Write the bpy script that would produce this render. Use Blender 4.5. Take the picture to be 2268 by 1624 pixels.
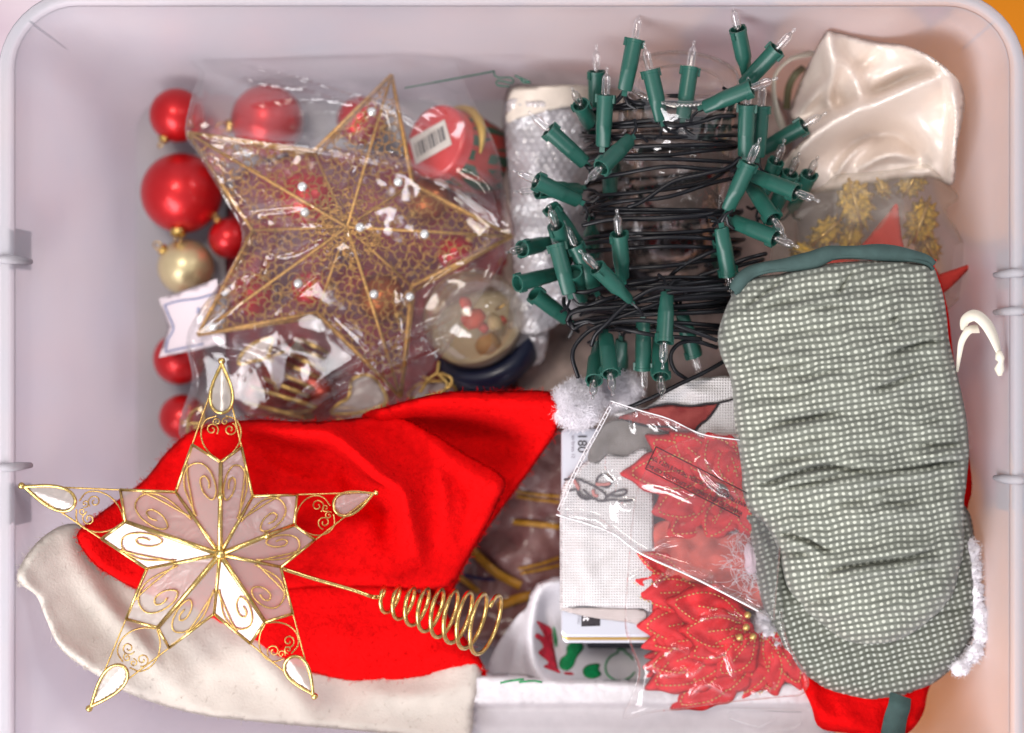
import bpy, bmesh, math, random
import numpy as np
from mathutils import Vector, Matrix
from mathutils.geometry import delaunay_2d_cdt

for o in list(bpy.data.objects): bpy.data.objects.remove(o)
SC = bpy.context.scene
COL = SC.collection
random.seed(7)
RNG = np.random.default_rng(7)

# ------------------------------------------------------------------ camera
CAMZ, CAMX, K = 1.13, 0.0307, 2.6635e-4      # height over the box floor, side step, metres per unit of distance
cam_d = bpy.data.cameras.new("camera")
cam = bpy.data.objects.new("camera", cam_d); COL.objects.link(cam)
cam.location = (CAMX, 0, CAMZ)
cam_d.sensor_width = 36
cam_d.lens = 36 / (2268 * K)
cam_d.shift_x = -120 / 2268
cam_d.clip_start = .02; cam_d.clip_end = 50
cam_d.dof.use_dof = True
cam_d.dof.focus_distance = CAMZ - 0.158
cam_d.dof.aperture_fstop = 2.3
SC.camera = cam

# ------------------------------------------------------------------ light
W = bpy.data.worlds.new("World"); SC.world = W; W.use_nodes = True
bgn = W.node_tree.nodes["Background"]
bgn.inputs[0].default_value = (.93, .92, 1.0, 1); bgn.inputs[1].default_value = .43
def area(name, loc, target, size, power, color):
    l = bpy.data.lights.new(name, 'AREA'); l.shape = 'RECTANGLE'
    l.size, l.size_y = size; l.energy = power; l.color = color
    o = bpy.data.objects.new(name, l); COL.objects.link(o); o.location = loc
    o.rotation_euler = (Vector(target) - Vector(loc)).to_track_quat('-Z', 'Y').to_euler()
area("window_light", (-.74, -.96, 1.14), (0, -.05, .1), (1.25, .95), 29, (1.0, .965, .98))
area("side_window_light", (1.3, .9, 1.5), (.05, 0, .1), (.45, .6), 8, (.96, .95, 1.0))
area("ceiling_lamp_light", (-.35, .55, 1.9), (0, 0, .1), (.5, .5), 11, (1.0, .90, .80))

SC.view_settings.view_transform = 'Standard'
SC.view_settings.look = 'None'
SC.view_settings.exposure = 0.22
SC.view_settings.gamma = 1
SC.render.engine = 'CYCLES'
SC.cycles.use_denoising = True
SC.cycles.max_bounces = 10
SC.cycles.diffuse_bounces = 3
SC.cycles.use_adaptive_sampling = True
SC.cycles.adaptive_threshold = .02
SC.cycles.glossy_bounces = 4
SC.cycles.transmission_bounces = 8
SC.cycles.transparent_max_bounces = 32
SC.cycles.caustics_reflective = False
SC.cycles.caustics_refractive = False
SC.cycles.sample_clamp_indirect = 6

# ------------------------------------------------------------------ helpers
def S(z): return (CAMZ - z) * K               # metres for one layout unit at height z
def P(px, py, z):                              # layout unit -> point in the place at height z
    s = S(z)
    return Vector((CAMX + (px - 1254) * s, -(py - 812) * s, z))
def Pn(xy, z):
    xy = np.asarray(xy, float); z = np.broadcast_to(np.asarray(z, float), (len(xy),))
    s = (CAMZ - z) * K
    return np.column_stack([CAMX + (xy[:, 0] - 1254) * s, -(xy[:, 1] - 812) * s, z])
def zz(off, f, pts):                           # measured points of a detail view -> layout units
    return [(off[0] + f * x, off[1] + f * y) for x, y in pts]
Z2 = lambda p: zz((362.9, 136.1), .3631, p)    # wire star view
Z3 = lambda p: zz((272.2, 544.3), .42, p)
Z4 = lambda p: zz((1088.6, 0), .3352, p)       # upper lights view
Z5 = lambda p: zz((1088.6, 408.2), .32, p)     # lower lights view
Z6 = lambda p: zz((1633, 0), .391, p)          # satin view
Z7 = lambda p: zz((1542.2, 499), .3631, p)     # mitt top view
Z8 = lambda p: zz((1587.6, 1043.3), .3575, p)  # mitt bottom view
ZT = lambda p: zz((1179.4, 816.5), .2793, p)   # towel view
ZB = lambda p: zz((1134, 1179.4), .3, p)       # flower bag view
ZS = lambda p: zz((0, 771.1), .28, p)          # shell star, upper
ZQ = lambda p: zz((0, 1134), .34, p)           # shell star, lower
ZC = lambda p: zz((771.1, 1179.4), .2737, p)   # coil view
ZH = lambda p: zz((453.6, 816.5), .36, p)      # hat view

def setprops(o, label=None, cat=None, group=None, kind=None):
    if label: o["label"] = label
    if cat: o["category"] = cat
    if group: o["group"] = group
    if kind: o["kind"] = kind
    return o
def thing(name, label, cat, loc, group=None):
    o = bpy.data.objects.new(name, None); COL.objects.link(o)
    o.location = loc; o.empty_display_size = .02
    setprops(o, label, cat, group); return o
def world_of(o):
    w = Matrix.Translation(o.location)
    return w if o.parent is None else world_of(o.parent) @ o.matrix_parent_inverse @ w
def link(name, me, mat, parent=None, smooth=True):
    if mat is not None:
        me.materials.clear()
        for m in (mat if isinstance(mat, (list, tuple)) else [mat]): me.materials.append(m)
    if smooth: me.polygons.foreach_set("use_smooth", [True] * len(me.polygons))
    me.update()
    o = bpy.data.objects.new(name, me); COL.objects.link(o)
    if parent is not None:
        o.parent = parent
        o.matrix_parent_inverse = world_of(parent).inverted()
    return o
def mesh(name, v, f, mats=None):
    me = bpy.data.meshes.new(name)
    me.from_pydata([tuple(map(float, p)) for p in v], [], f)
    return me

class MB:
    def __init__(s): s.v = []; s.f = []; s.m = []
    def add(s, v, f, m=0):
        n = len(s.v); s.v += [tuple(map(float, p)) for p in v]
        s.f += [tuple(i + n for i in q) for q in f]; s.m += [m] * len(f)
    def tube(s, pts, r, n=6, closed=False, m=0, cap=True):
        p = np.array([tuple(q) for q in pts], float)
        if len(p) < 2: return
        t = np.roll(p, -1, 0) - np.roll(p, 1, 0) if closed else np.gradient(p, axis=0)
        t /= np.linalg.norm(t, axis=1)[:, None] + 1e-12
        r = np.broadcast_to(np.asarray(r, float), (len(p),))
        u = np.cross(t[0], (0, 0, 1.)); 
        if np.linalg.norm(u) < 1e-3: u = np.cross(t[0], (1., 0, 0))
        u /= np.linalg.norm(u); V = []
        a = np.arange(n) * 2 * np.pi / n
        for i in range(len(p)):
            u = u - t[i] * np.dot(u, t[i]); u /= np.linalg.norm(u) + 1e-12
            w = np.cross(t[i], u)
            V.append(p[i] + r[i] * (np.cos(a)[:, None] * u + np.sin(a)[:, None] * w))
        F = []
        L = len(p)
        for i in range(L if closed else L - 1):
            j = (i + 1) % L
            for k in range(n):
                k2 = (k + 1) % n
                F.append((i * n + k, i * n + k2, j * n + k2, j * n + k))
        if cap and not closed:
            F.append(tuple(range(n))[::-1]); F.append(tuple((L - 1) * n + k for k in range(n)))
        s.add(np.vstack(V), F, m)
    def lathe(s, prof, origin, axis, n=24, m=0, ref=None):
        ax = Vector(axis).normalized(); o = Vector(origin)
        u = ax.orthogonal().normalized() if ref is None else (Vector(ref) - ax * Vector(ref).dot(ax)).normalized()
        w = ax.cross(u); V = []; F = []
        for (h, r) in prof:
            for k in range(n):
                a = 2 * math.pi * k / n
                V.append(o + ax * h + (u * math.cos(a) + w * math.sin(a)) * max(r, 1e-6))
        for i in range(len(prof) - 1):
            for k in range(n):
                k2 = (k + 1) % n
                F.append((i * n + k, i * n + k2, (i + 1) * n + k2, (i + 1) * n + k))
        s.add(V, F, m)
    def ball(s, c, r, n=16, m=0, sq=(1, 1, 1)):
        V = []; F = []; c = Vector(c)
        h = n // 2
        for i in range(h + 1):
            th = math.pi * i / h
            for k in range(n):
                a = 2 * math.pi * k / n
                V.append((c.x + r * sq[0] * math.sin(th) * math.cos(a), c.y + r * sq[1] * math.sin(th) * math.sin(a), c.z + r * sq[2] * math.cos(th)))
        for i in range(h):
            for k in range(n):
                k2 = (k + 1) % n
                F.append((i * n + k, (i + 1) * n + k, (i + 1) * n + k2, i * n + k2))
        s.add(V, F, m)
    def box(s, lo, hi, m=0):
        x0, y0, z0 = lo; x1, y1, z1 = hi
        s.add([(x0,y0,z0),(x1,y0,z0),(x1,y1,z0),(x0,y1,z0),(x0,y0,z1),(x1,y0,z1),(x1,y1,z1),(x0,y1,z1)],
              [(0,3,2,1),(4,5,6,7),(0,1,5,4),(1,2,6,5),(2,3,7,6),(3,0,4,7)], m)
    def build(s, name, mat, parent=None, smooth=True):
        me = bpy.data.meshes.new(name); me.from_pydata(s.v, [], s.f)
        o = link(name, me, mat, parent, smooth)
        if any(s.m): me.polygons.foreach_set("material_index", s.m)
        return o

def cr(pts, step=None, closed=False, n=None):
    """Catmull-Rom through points (any dimension), resampled evenly."""
    p = np.array([tuple(q) for q in pts], float)
    if closed: q = np.vstack([p[-1:], p, p[:2]])
    else: q = np.vstack([2 * p[:1] - p[1:2], p, 2 * p[-1:] - p[-2:-1]])
    out = []
    for i in range(1, len(q) - 2):
        t = np.linspace(0, 1, 16, endpoint=False)[:, None]
        a, b, c, d = q[i - 1], q[i], q[i + 1], q[i + 2]
        out.append(.5 * (2 * b + (c - a) * t + (2 * a - 5 * b + 4 * c - d) * t ** 2 + (3 * b - a - 3 * c + d) * t ** 3))
    out = np.vstack(out + ([] if closed else [p[-1:]]))
    if closed: out = np.vstack([out, out[:1]])
    L = np.concatenate([[0], np.cumsum(np.linalg.norm(np.diff(out, axis=0), axis=1))])
    if n is None: n = max(4, int(round(L[-1] / step)))
    s = np.linspace(0, L[-1], n + 1)
    r = np.column_stack([np.interp(s, L, out[:, k]) for k in range(out.shape[1])])
    return r[:-1] if closed else r
def lin(pts, step, closed=True):
    p = np.array(pts, float)
    if closed: p = np.vstack([p, p[:1]])
    out = []
    for a, b in zip(p[:-1], p[1:]):
        k = max(1, int(round(np.linalg.norm(b - a) / step)))
        out.append(a + (b - a) * (np.arange(k) / k)[:, None])
    r = np.vstack(out)
    return r if closed else np.vstack([r, p[-1:]])

def dpoly(X, poly, closed=True):
    """distance of each X to a polyline; also the fraction along it"""
    p = np.asarray(poly, float)
    q = np.roll(p, -1, 0) if closed else p[1:]
    p = p if closed else p[:-1]
    best = np.full(len(X), 1e9); frac = np.zeros(len(X)); side = np.zeros(len(X))
    for i in range(len(p)):
        e = q[i] - p[i]; l2 = e @ e + 1e-12
        t = np.clip(((X - p[i]) @ e) / l2, 0, 1)
        v = X - p[i] - t[:, None] * e
        d = np.hypot(v[:, 0], v[:, 1])
        m = d < best
        best[m] = d[m]; frac[m] = (i + t[m]) / len(p)
        side[m] = np.sign(e[0] * v[m, 1] - e[1] * v[m, 0])
    return best, frac, side
def inside(X, poly):
    p = np.asarray(poly, float); q = np.roll(p, -1, 0)
    c = np.zeros(len(X), bool)
    for a, b in zip(p, q):
        m = (a[1] > X[:, 1]) != (b[1] > X[:, 1])
        if m.any():
            xi = (b[0] - a[0]) * (X[:, 1] - a[1]) / (b[1] - a[1] + 1e-12) + a[0]
            c ^= m & (X[:, 0] < xi)
    return c
class Ridge:
    """raised (or, negative, sunken) crease along a line"""
    def __init__(s, pts, w, h, taper=True, w2=None, smooth=True):
        s.p = cr(pts, n=24) if smooth and len(pts) > 2 else np.array(pts, float)
        s.w, s.h, s.t = w, h, taper; s.w2 = w2 or w
    def __call__(s, X):
        d, f, sd = dpoly(X, s.p, False)
        w = np.where(sd > 0, s.w, s.w2)
        k = s.h * np.exp(-(d / w) ** 2)
        if s.t: k = k * np.sin(np.pi * np.clip(f * .92 + .04, 0, 1)) ** .6
        return k
_perm = RNG.random((64, 64))
def vnoise(X, s, off=0):
    q = X / s + off * 17.3 + 1000
    i = np.floor(q).astype(int); f = q - i; f = f * f * (3 - 2 * f)
    g = lambda a, b: _perm[(i[:, 0] + a) % 64, (i[:, 1] + b) % 64]
    return (g(0,0)*(1-f[:,0])*(1-f[:,1]) + g(1,0)*f[:,0]*(1-f[:,1]) + g(0,1)*(1-f[:,0])*f[:,1] + g(1,1)*f[:,0]*f[:,1]) * 2 - 1
def rbf(ctrl):
    """smooth height surface through (px, py, z) control points"""
    c = np.array(ctrl, float); xy = c[:, :2] / 300.; n = len(c)
    ph = lambda d: np.where(d > 1e-9, d * d * np.log(d + 1e-12), 0)
    D = np.linalg.norm(xy[:, None] - xy[None], axis=2)
    if n < 4:
        A = np.column_stack([xy, np.ones(n)]); w = np.linalg.lstsq(A, c[:, 2], rcond=None)[0]
        return lambda X: np.column_stack([X / 300., np.ones(len(X))]) @ w
    A = np.zeros((n + 3, n + 3)); A[:n, :n] = ph(D) + 1e-6 * np.eye(n); A[:n, n:n+2] = xy; A[:n, n+2] = 1; A[n:, :n] = A[:n, n:].T
    w = np.linalg.lstsq(A, np.concatenate([c[:, 2], np.zeros(3)]), rcond=None)[0]
    def f(X):
        q = X / 300.; D = np.linalg.norm(q[:, None] - xy[None], axis=2)
        return ph(D) @ w[:n] + q @ w[n:n+2] + w[n+2]
    return f

class Surf: pass
def sheet(name, outline, zf, mat, parent=None, step=9, thick=.002, edge=None, drop=0., smooth=True, flat=False, jit=.25, tex=None):
    """A closed soft body: top surface zf(X, d) over an outline, its underside `thick` below, rim shared.
    edge/drop: the rim rolls down by `drop` over `edge` units."""
    b = cr(outline, step, closed=True) if smooth else lin(outline, step)
    lo, hi = b.min(0), b.max(0)
    gx = np.arange(lo[0], hi[0], step); gy = np.arange(lo[1], hi[1], step * .87)
    G = np.array([(x + (step / 2 if j % 2 else 0), y) for j, y in enumerate(gy) for x in gx]).reshape(-1, 2)
    if len(G):
        G = G + RNG.uniform(-jit, jit, G.shape) * step
        G = G[inside(G, b)]
    if len(G):
        G = G[dpoly(G, b)[0] > step * .55]
    nb = len(b); pts = np.vstack([b, G]) if len(G) else b
    vo, _, fo, ov, _, _ = delaunay_2d_cdt([Vector(p) for p in pts], [(i, (i + 1) % nb) for i in range(nb)], [], 1, 1e-5)
    X = np.array([tuple(v) for v in vo])
    db = dpoly(X, b)[0]
    isb = db < 1e-3
    def zt(X, d=None):
        X = np.asarray(X, float).reshape(-1, 2)
        if d is None: d = dpoly(X, b)[0]
        z = zf(X, d) if zf.__code__.co_argcount > 1 else zf(X)
        if edge: 
            u = np.clip(d / edge, 0, 1); z = z - drop * (1 - np.sqrt(1 - (1 - u) ** 2))
        return z
    z = zt(X, db)
    top = Pn(X, z)
    u = np.clip(db / (edge or step * 1.2), 0, 1)
    th = thick(X, db) if callable(thick) else thick * np.sqrt(u)
    th = np.where(isb, 0, np.maximum(th, 1e-5))
    bot = top.copy(); bot[:, 2] -= th
    n = len(X); idx = np.where(isb, np.arange(n), np.arange(n) + n)
    F = []
    for f in fo:
        a = X[list(f)]; 
        ar = (a[1,0]-a[0,0])*(a[2,1]-a[0,1])-(a[1,1]-a[0,1])*(a[2,0]-a[0,0])
        f = tuple(f) if ar < 0 else tuple(f)[::-1]
        F.append(f)
        g = tuple(int(idx[i]) for i in f[::-1])
        if g[::-1] != f: F.append(g)
    me = bpy.data.meshes.new(name)
    used = np.zeros(2 * n, bool); 
    for f in F: used[list(f)] = True
    mp = np.cumsum(used) - 1
    V = np.vstack([top, bot])[used]; UV = np.vstack([X, X])[used] / 100.
    F = [tuple(int(mp[i]) for i in f) for f in F]
    me.from_pydata(V.tolist(), [], F)
    ul = me.uv_layers.new(name="UVMap")
    li = np.zeros(len(me.loops), int); me.loops.foreach_get("vertex_index", li)
    ul.data.foreach_set("uv", UV[li].ravel())
    o = link(name, me, mat, parent, not flat)
    s = Surf(); s.o = o; s.z = zt; s.b = b
    s.pt = lambda px, py, dz=0: P(px, py, float(zt([(px, py)])[0]) + dz)
    return s
def on(surf, pts, dz=.0006):
    X = np.asarray(pts, float)[:, :2]
    return Pn(X, surf.z(X) + dz)
def decal(name, outline, surf, mat, parent, dz=.0004, step=6, smooth=True):
    return sheet(name, outline, lambda X, d: surf.z(X) + dz, mat, parent, step=step, thick=.0001, smooth=smooth)
def text_mesh(body, bold=False):
    c = bpy.data.curves.new("t", 'FONT'); c.body = body; c.size = 1; c.align_x = 'LEFT'
    if bold: c.offset = .025
    o = bpy.data.objects.new("t", c); COL.objects.link(o)
    bpy.context.view_layer.update()
    me = bpy.data.meshes.new_from_object(o.evaluated_get(bpy.context.evaluated_depsgraph_get()))
    bpy.data.objects.remove(o); bpy.data.curves.remove(c)
    return me
def lettering(name, body, surf, at, ang, size, mat, parent, dz=.0005, bold=False, flip=False, sx=1):
    """print: letters laid on a surface; ang = reading direction (degrees, clockwise in the picture plane)"""
    me = text_mesh(body, bold)
    ca, sa = math.cos(math.radians(ang)), math.sin(math.radians(ang))
    X = np.array([(v.co.x * size * sx, -v.co.y * size * (-1 if flip else 1)) for v in me.vertices])
    Q = np.column_stack([at[0] + X[:, 0] * ca - X[:, 1] * sa, at[1] + X[:, 0] * sa + X[:, 1] * ca])
    W_ = Pn(Q, surf.z(Q) + dz)
    me.vertices.foreach_set("co", W_.ravel())
    if not flip: pass
    return link(name, me, mat, parent, False)

# ------------------------------------------------------------------ materials
def mat(name, col=(.5,.5,.5), rough=.5, metal=0., spec=.5, var=0., vscale=40., bump=0., bscale=200., sheen=0., trans=0., coat=0., alpha=1., sss=0., col2=None, stretch=None):
    m = bpy.data.materials.new(name); m.use_nodes = True
    nt = m.node_tree; N = nt.nodes; L = nt.links
    b = N["Principled BSDF"]
    b.inputs["Base Color"].default_value = (*col, 1)
    b.inputs["Roughness"].default_value = rough
    b.inputs["Metallic"].default_value = metal
    b.inputs["Specular IOR Level"].default_value = spec
    b.inputs["Sheen Weight"].default_value = sheen
    b.inputs["Sheen Roughness"].default_value = .4
    b.inputs["Sheen Tint"].default_value = (*[min(1, c * 1.1) for c in col], 1)
    b.inputs["Transmission Weight"].default_value = trans
    b.inputs["Coat Weight"].default_value = coat
    b.inputs["Alpha"].default_value = alpha
    if sss:
        b.inputs["Subsurface Weight"].default_value = sss; b.inputs["Subsurface Scale"].default_value = .004
    tc = N.new("ShaderNodeTexCoord")
    src = tc.outputs["Object"]
    if stretch:
        mp = N.new("ShaderNodeMapping"); mp.inputs["Scale"].default_value = stretch
        L.new(src, mp.inputs[0]); src = mp.outputs[0]
    if var or col2:
        n = N.new("ShaderNodeTexNoise"); n.inputs["Scale"].default_value = vscale; n.inputs["Detail"].default_value = 4
        L.new(src, n.inputs["Vector"])
        r = N.new("ShaderNodeValToRGB"); r.color_ramp.elements[0].position = .3; r.color_ramp.elements[1].position = .7
        c2 = col2 or tuple(min(1, c * (1 + var)) for c in col)
        c1 = col if col2 else tuple(c * (1 - var) for c in col)
        r.color_ramp.elements[0].color = (*c1, 1); r.color_ramp.elements[1].color = (*c2, 1)
        L.new(n.outputs["Fac"], r.inputs[0]); L.new(r.outputs[0], b.inputs["Base Color"])
    if bump:
        n = N.new("ShaderNodeTexNoise"); n.inputs["Scale"].default_value = bscale; n.inputs["Detail"].default_value = 3
        L.new(src, n.inputs["Vector"])
        bp = N.new("ShaderNodeBump"); bp.inputs["Strength"].default_value = bump; bp.inputs["Distance"].default_value = .001
        L.new(n.outputs["Fac"], bp.inputs["Height"]); L.new(bp.outputs[0], b.inputs["Normal"])
    return m
def film(name, tint=(1,1,1), base=.05, edge=.55, rough=.06, milk=.04, bump=.25, bscale=35., power=.25, gcol=(1,1,1), mcol=(.9,.88,.92)):
    """thin clear plastic or glass skin: see-through, with its own gloss and a trace of haze"""
    m = bpy.data.materials.new(name); m.use_nodes = True
    nt = m.node_tree; N = nt.nodes; L = nt.links; N.clear()
    out = N.new("ShaderNodeOutputMaterial")
    t = N.new("ShaderNodeBsdfTransparent"); t.inputs[0].default_value = (*tint, 1)
    g = N.new("ShaderNodeBsdfGlossy"); g.inputs["Roughness"].default_value = rough; g.inputs[0].default_value = (*gcol, 1)
    d = N.new("ShaderNodeBsdfDiffuse"); d.inputs[0].default_value = (*mcol, 1)
    tr = N.new("ShaderNodeBsdfTranslucent"); tr.inputs[0].default_value = (*mcol, 1)
    dm = N.new("ShaderNodeMixShader"); L.new(d.outputs[0], dm.inputs[1]); L.new(tr.outputs[0], dm.inputs[2])
    lw = N.new("ShaderNodeLayerWeight"); lw.inputs["Blend"].default_value = power
    mr = N.new("ShaderNodeMapRange"); mr.inputs["To Min"].default_value = base; mr.inputs["To Max"].default_value = edge
    L.new(lw.outputs["Facing"], mr.inputs["Value"])
    m1 = N.new("ShaderNodeMixShader"); m1.inputs[0].default_value = milk
    L.new(t.outputs[0], m1.inputs[1]); L.new(dm.outputs[0], m1.inputs[2])
    m2 = N.new("ShaderNodeMixShader"); L.new(mr.outputs[0], m2.inputs[0]); L.new(m1.outputs[0], m2.inputs[1]); L.new(g.outputs[0], m2.inputs[2])
    L.new(m2.outputs[0], out.inputs[0])
    if bump:
        tc = N.new("ShaderNodeTexCoord"); n = N.new("ShaderNodeTexNoise"); n.inputs["Scale"].default_value = bscale; n.inputs["Detail"].default_value = 2
        n.inputs["Distortion"].default_value = 1.2
        L.new(tc.outputs["Object"], n.inputs["Vector"])
        bp = N.new("ShaderNodeBump"); bp.inputs["Strength"].default_value = bump; bp.inputs["Distance"].default_value = .004
        L.new(n.outputs["Fac"], bp.inputs["Height"])
        L.new(bp.outputs[0], g.inputs["Normal"])
    return m
def box_plastic(name, col, see=.2, trl=.35, rough=.32):
    m = bpy.data.materials.new(name); m.use_nodes = True
    nt = m.node_tree; N = nt.nodes; L = nt.links; N.clear()
    out = N.new("ShaderNodeOutputMaterial")
    d = N.new("ShaderNodeBsdfPrincipled"); d.inputs["Base Color"].default_value = (*col, 1); d.inputs["Roughness"].default_value = rough
    tl = N.new("ShaderNodeBsdfTranslucent"); tl.inputs[0].default_value = (*col, 1)
    rf = N.new("ShaderNodeBsdfRefraction"); rf.inputs["Color"].default_value = (.97,.95,.97,1); rf.inputs["Roughness"].default_value = .3; rf.inputs["IOR"].default_value = 1.08
    a = N.new("ShaderNodeMixShader"); a.inputs[0].default_value = trl; L.new(d.outputs[0], a.inputs[1]); L.new(tl.outputs[0], a.inputs[2])
    n3 = N.new("ShaderNodeTexNoise"); n3.inputs["Scale"].default_value = 9; n3.inputs["Detail"].default_value = 5; n3.inputs["Roughness"].default_value = .6
    r3 = N.new("ShaderNodeValToRGB"); r3.color_ramp.elements[0].position = .35; r3.color_ramp.elements[1].position = .65
    r3.color_ramp.elements[0].color = (col[0] * .95, col[1] * .97, col[2] * 1.0, 1); r3.color_ramp.elements[1].color = (min(1, col[0] * 1.03), col[1] * .985, col[2] * .98, 1)
    tc3 = N.new("ShaderNodeTexCoord"); L.new(tc3.outputs["Object"], n3.inputs["Vector"]); L.new(n3.outputs["Fac"], r3.inputs[0]); L.new(r3.outputs[0], d.inputs["Base Color"]); L.new(r3.outputs[0], tl.inputs[0])
    c = N.new("ShaderNodeMixShader"); c.inputs[0].default_value = see; L.new(a.outputs[0], c.inputs[1]); L.new(rf.outputs[0], c.inputs[2])
    L.new(c.outputs[0], out.inputs[0])
    tc = N.new("ShaderNodeTexCoord"); n = N.new("ShaderNodeTexNoise"); n.inputs["Scale"].default_value = 14; n.inputs["Detail"].default_value = 2
    L.new(tc.outputs["Object"], n.inputs["Vector"])
    bp = N.new("ShaderNodeBump"); bp.inputs["Strength"].default_value = .12; bp.inputs["Distance"].default_value = .004
    L.new(n.outputs["Fac"], bp.inputs["Height"]); L.new(bp.outputs[0], d.inputs["Normal"])
    return m
def dotted(name, base, dot, cell=(15, 13.4), ang=-9., r=.255, rough=.9, offs=(0,0), seam=(.10,.06,.035)):
    """woven cotton printed with rows of small pale dots (flat print on the cloth's own coordinates)"""
    m = bpy.data.materials.new(name); m.use_nodes = True
    nt = m.node_tree; N = nt.nodes; L = nt.links
    b = N["Principled BSDF"]; b.inputs["Roughness"].default_value = rough; b.inputs["Sheen Weight"].default_value = .2; b.inputs["Specular IOR Level"].default_value = .2
    uv = N.new("ShaderNodeUVMap"); uv.uv_map = "UVMap"
    nz = N.new("ShaderNodeTexNoise"); nz.inputs["Scale"].default_value = 1.6; nz.inputs["Detail"].default_value = 1; L.new(uv.outputs[0], nz.inputs["Vector"])
    sub = N.new("ShaderNodeVectorMath"); sub.operation = 'SUBTRACT'; sub.inputs[1].default_value = (.5,.5,.5); L.new(nz.outputs["Color"], sub.inputs[0])
    sc = N.new("ShaderNodeVectorMath"); sc.operation = 'SCALE'; sc.inputs["Scale"].default_value = .16; L.new(sub.outputs[0], sc.inputs[0])
    ad = N.new("ShaderNodeVectorMath"); ad.operation = 'ADD'; L.new(uv.outputs[0], ad.inputs[0]); L.new(sc.outputs[0], ad.inputs[1])
    rot = N.new("ShaderNodeMapping"); rot.vector_type = 'POINT'; rot.inputs["Rotation"].default_value = (0, 0, math.radians(-ang)); rot.inputs["Location"].default_value = (*offs, 0)
    L.new(ad.outputs[0], rot.inputs[0])
    mul = N.new("ShaderNodeVectorMath"); mul.operation = 'MULTIPLY'; mul.inputs[1].default_value = (100 / cell[0], 100 / cell[1], 0)
    L.new(rot.outputs[0], mul.inputs[0])
    fr = N.new("ShaderNodeVectorMath"); fr.operation = 'FRACTION'; L.new(mul.outputs[0], fr.inputs[0])
    ds = N.new("ShaderNodeVectorMath"); ds.operation = 'DISTANCE'; ds.inputs[1].default_value = (.5,.5,0); L.new(fr.outputs[0], ds.inputs[0])
    rp = N.new("ShaderNodeMapRange"); rp.inputs["From Min"].default_value = r - .07; rp.inputs["From Max"].default_value = r + .07
    rp.inputs["To Min"].default_value = 1; rp.inputs["To Max"].default_value = 0; L.new(ds.outputs["Value"], rp.inputs["Value"])
    n2 = N.new("ShaderNodeTexNoise"); n2.inputs["Scale"].default_value = 2.2; n2.inputs["Detail"].default_value = 3; L.new(uv.outputs[0], n2.inputs["Vector"])
    cr_ = N.new("ShaderNodeValToRGB"); cr_.color_ramp.elements[0].position = .3; cr_.color_ramp.elements[1].position = .7
    cr_.color_ramp.elements[0].color = (*[c * .82 for c in base], 1); cr_.color_ramp.elements[1].color = (*[c * 1.15 for c in base], 1)
    L.new(n2.outputs["Fac"], cr_.inputs[0])
    sy = N.new("ShaderNodeSeparateXYZ"); L.new(fr.outputs[0], sy.inputs[0])
    pp = N.new("ShaderNodeMath"); pp.operation = 'PINGPONG'; pp.inputs[1].default_value = .5; L.new(sy.outputs["Y"], pp.inputs[0])
    ly = N.new("ShaderNodeMapRange"); ly.inputs["From Min"].default_value = 0; ly.inputs["From Max"].default_value = .32; ly.inputs["To Min"].default_value = .62; ly.inputs["To Max"].default_value = 1.15; L.new(pp.outputs[0], ly.inputs["Value"])
    vm = N.new("ShaderNodeVectorMath"); vm.operation = 'SCALE'; L.new(cr_.outputs[0], vm.inputs[0]); L.new(ly.outputs[0], vm.inputs["Scale"])
    cr_ = vm
    mx = N.new("ShaderNodeMix"); mx.data_type = 'RGBA'; L.new(rp.outputs[0], mx.inputs["Factor"]); L.new(cr_.outputs[0], mx.inputs["A"]); mx.inputs["B"].default_value = (*dot, 1)
    L.new(mx.outputs["Result"], b.inputs["Base Color"])
    wv = N.new("ShaderNodeTexNoise"); wv.inputs["Scale"].default_value = 60; L.new(uv.outputs[0], wv.inputs["Vector"])
    bp = N.new("ShaderNodeBump"); bp.inputs["Strength"].default_value = .25; bp.inputs["Distance"].default_value = .0008
    L.new(wv.outputs["Fac"], bp.inputs["Height"]); L.new(bp.outputs[0], b.inputs["Normal"])
    return m
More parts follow.
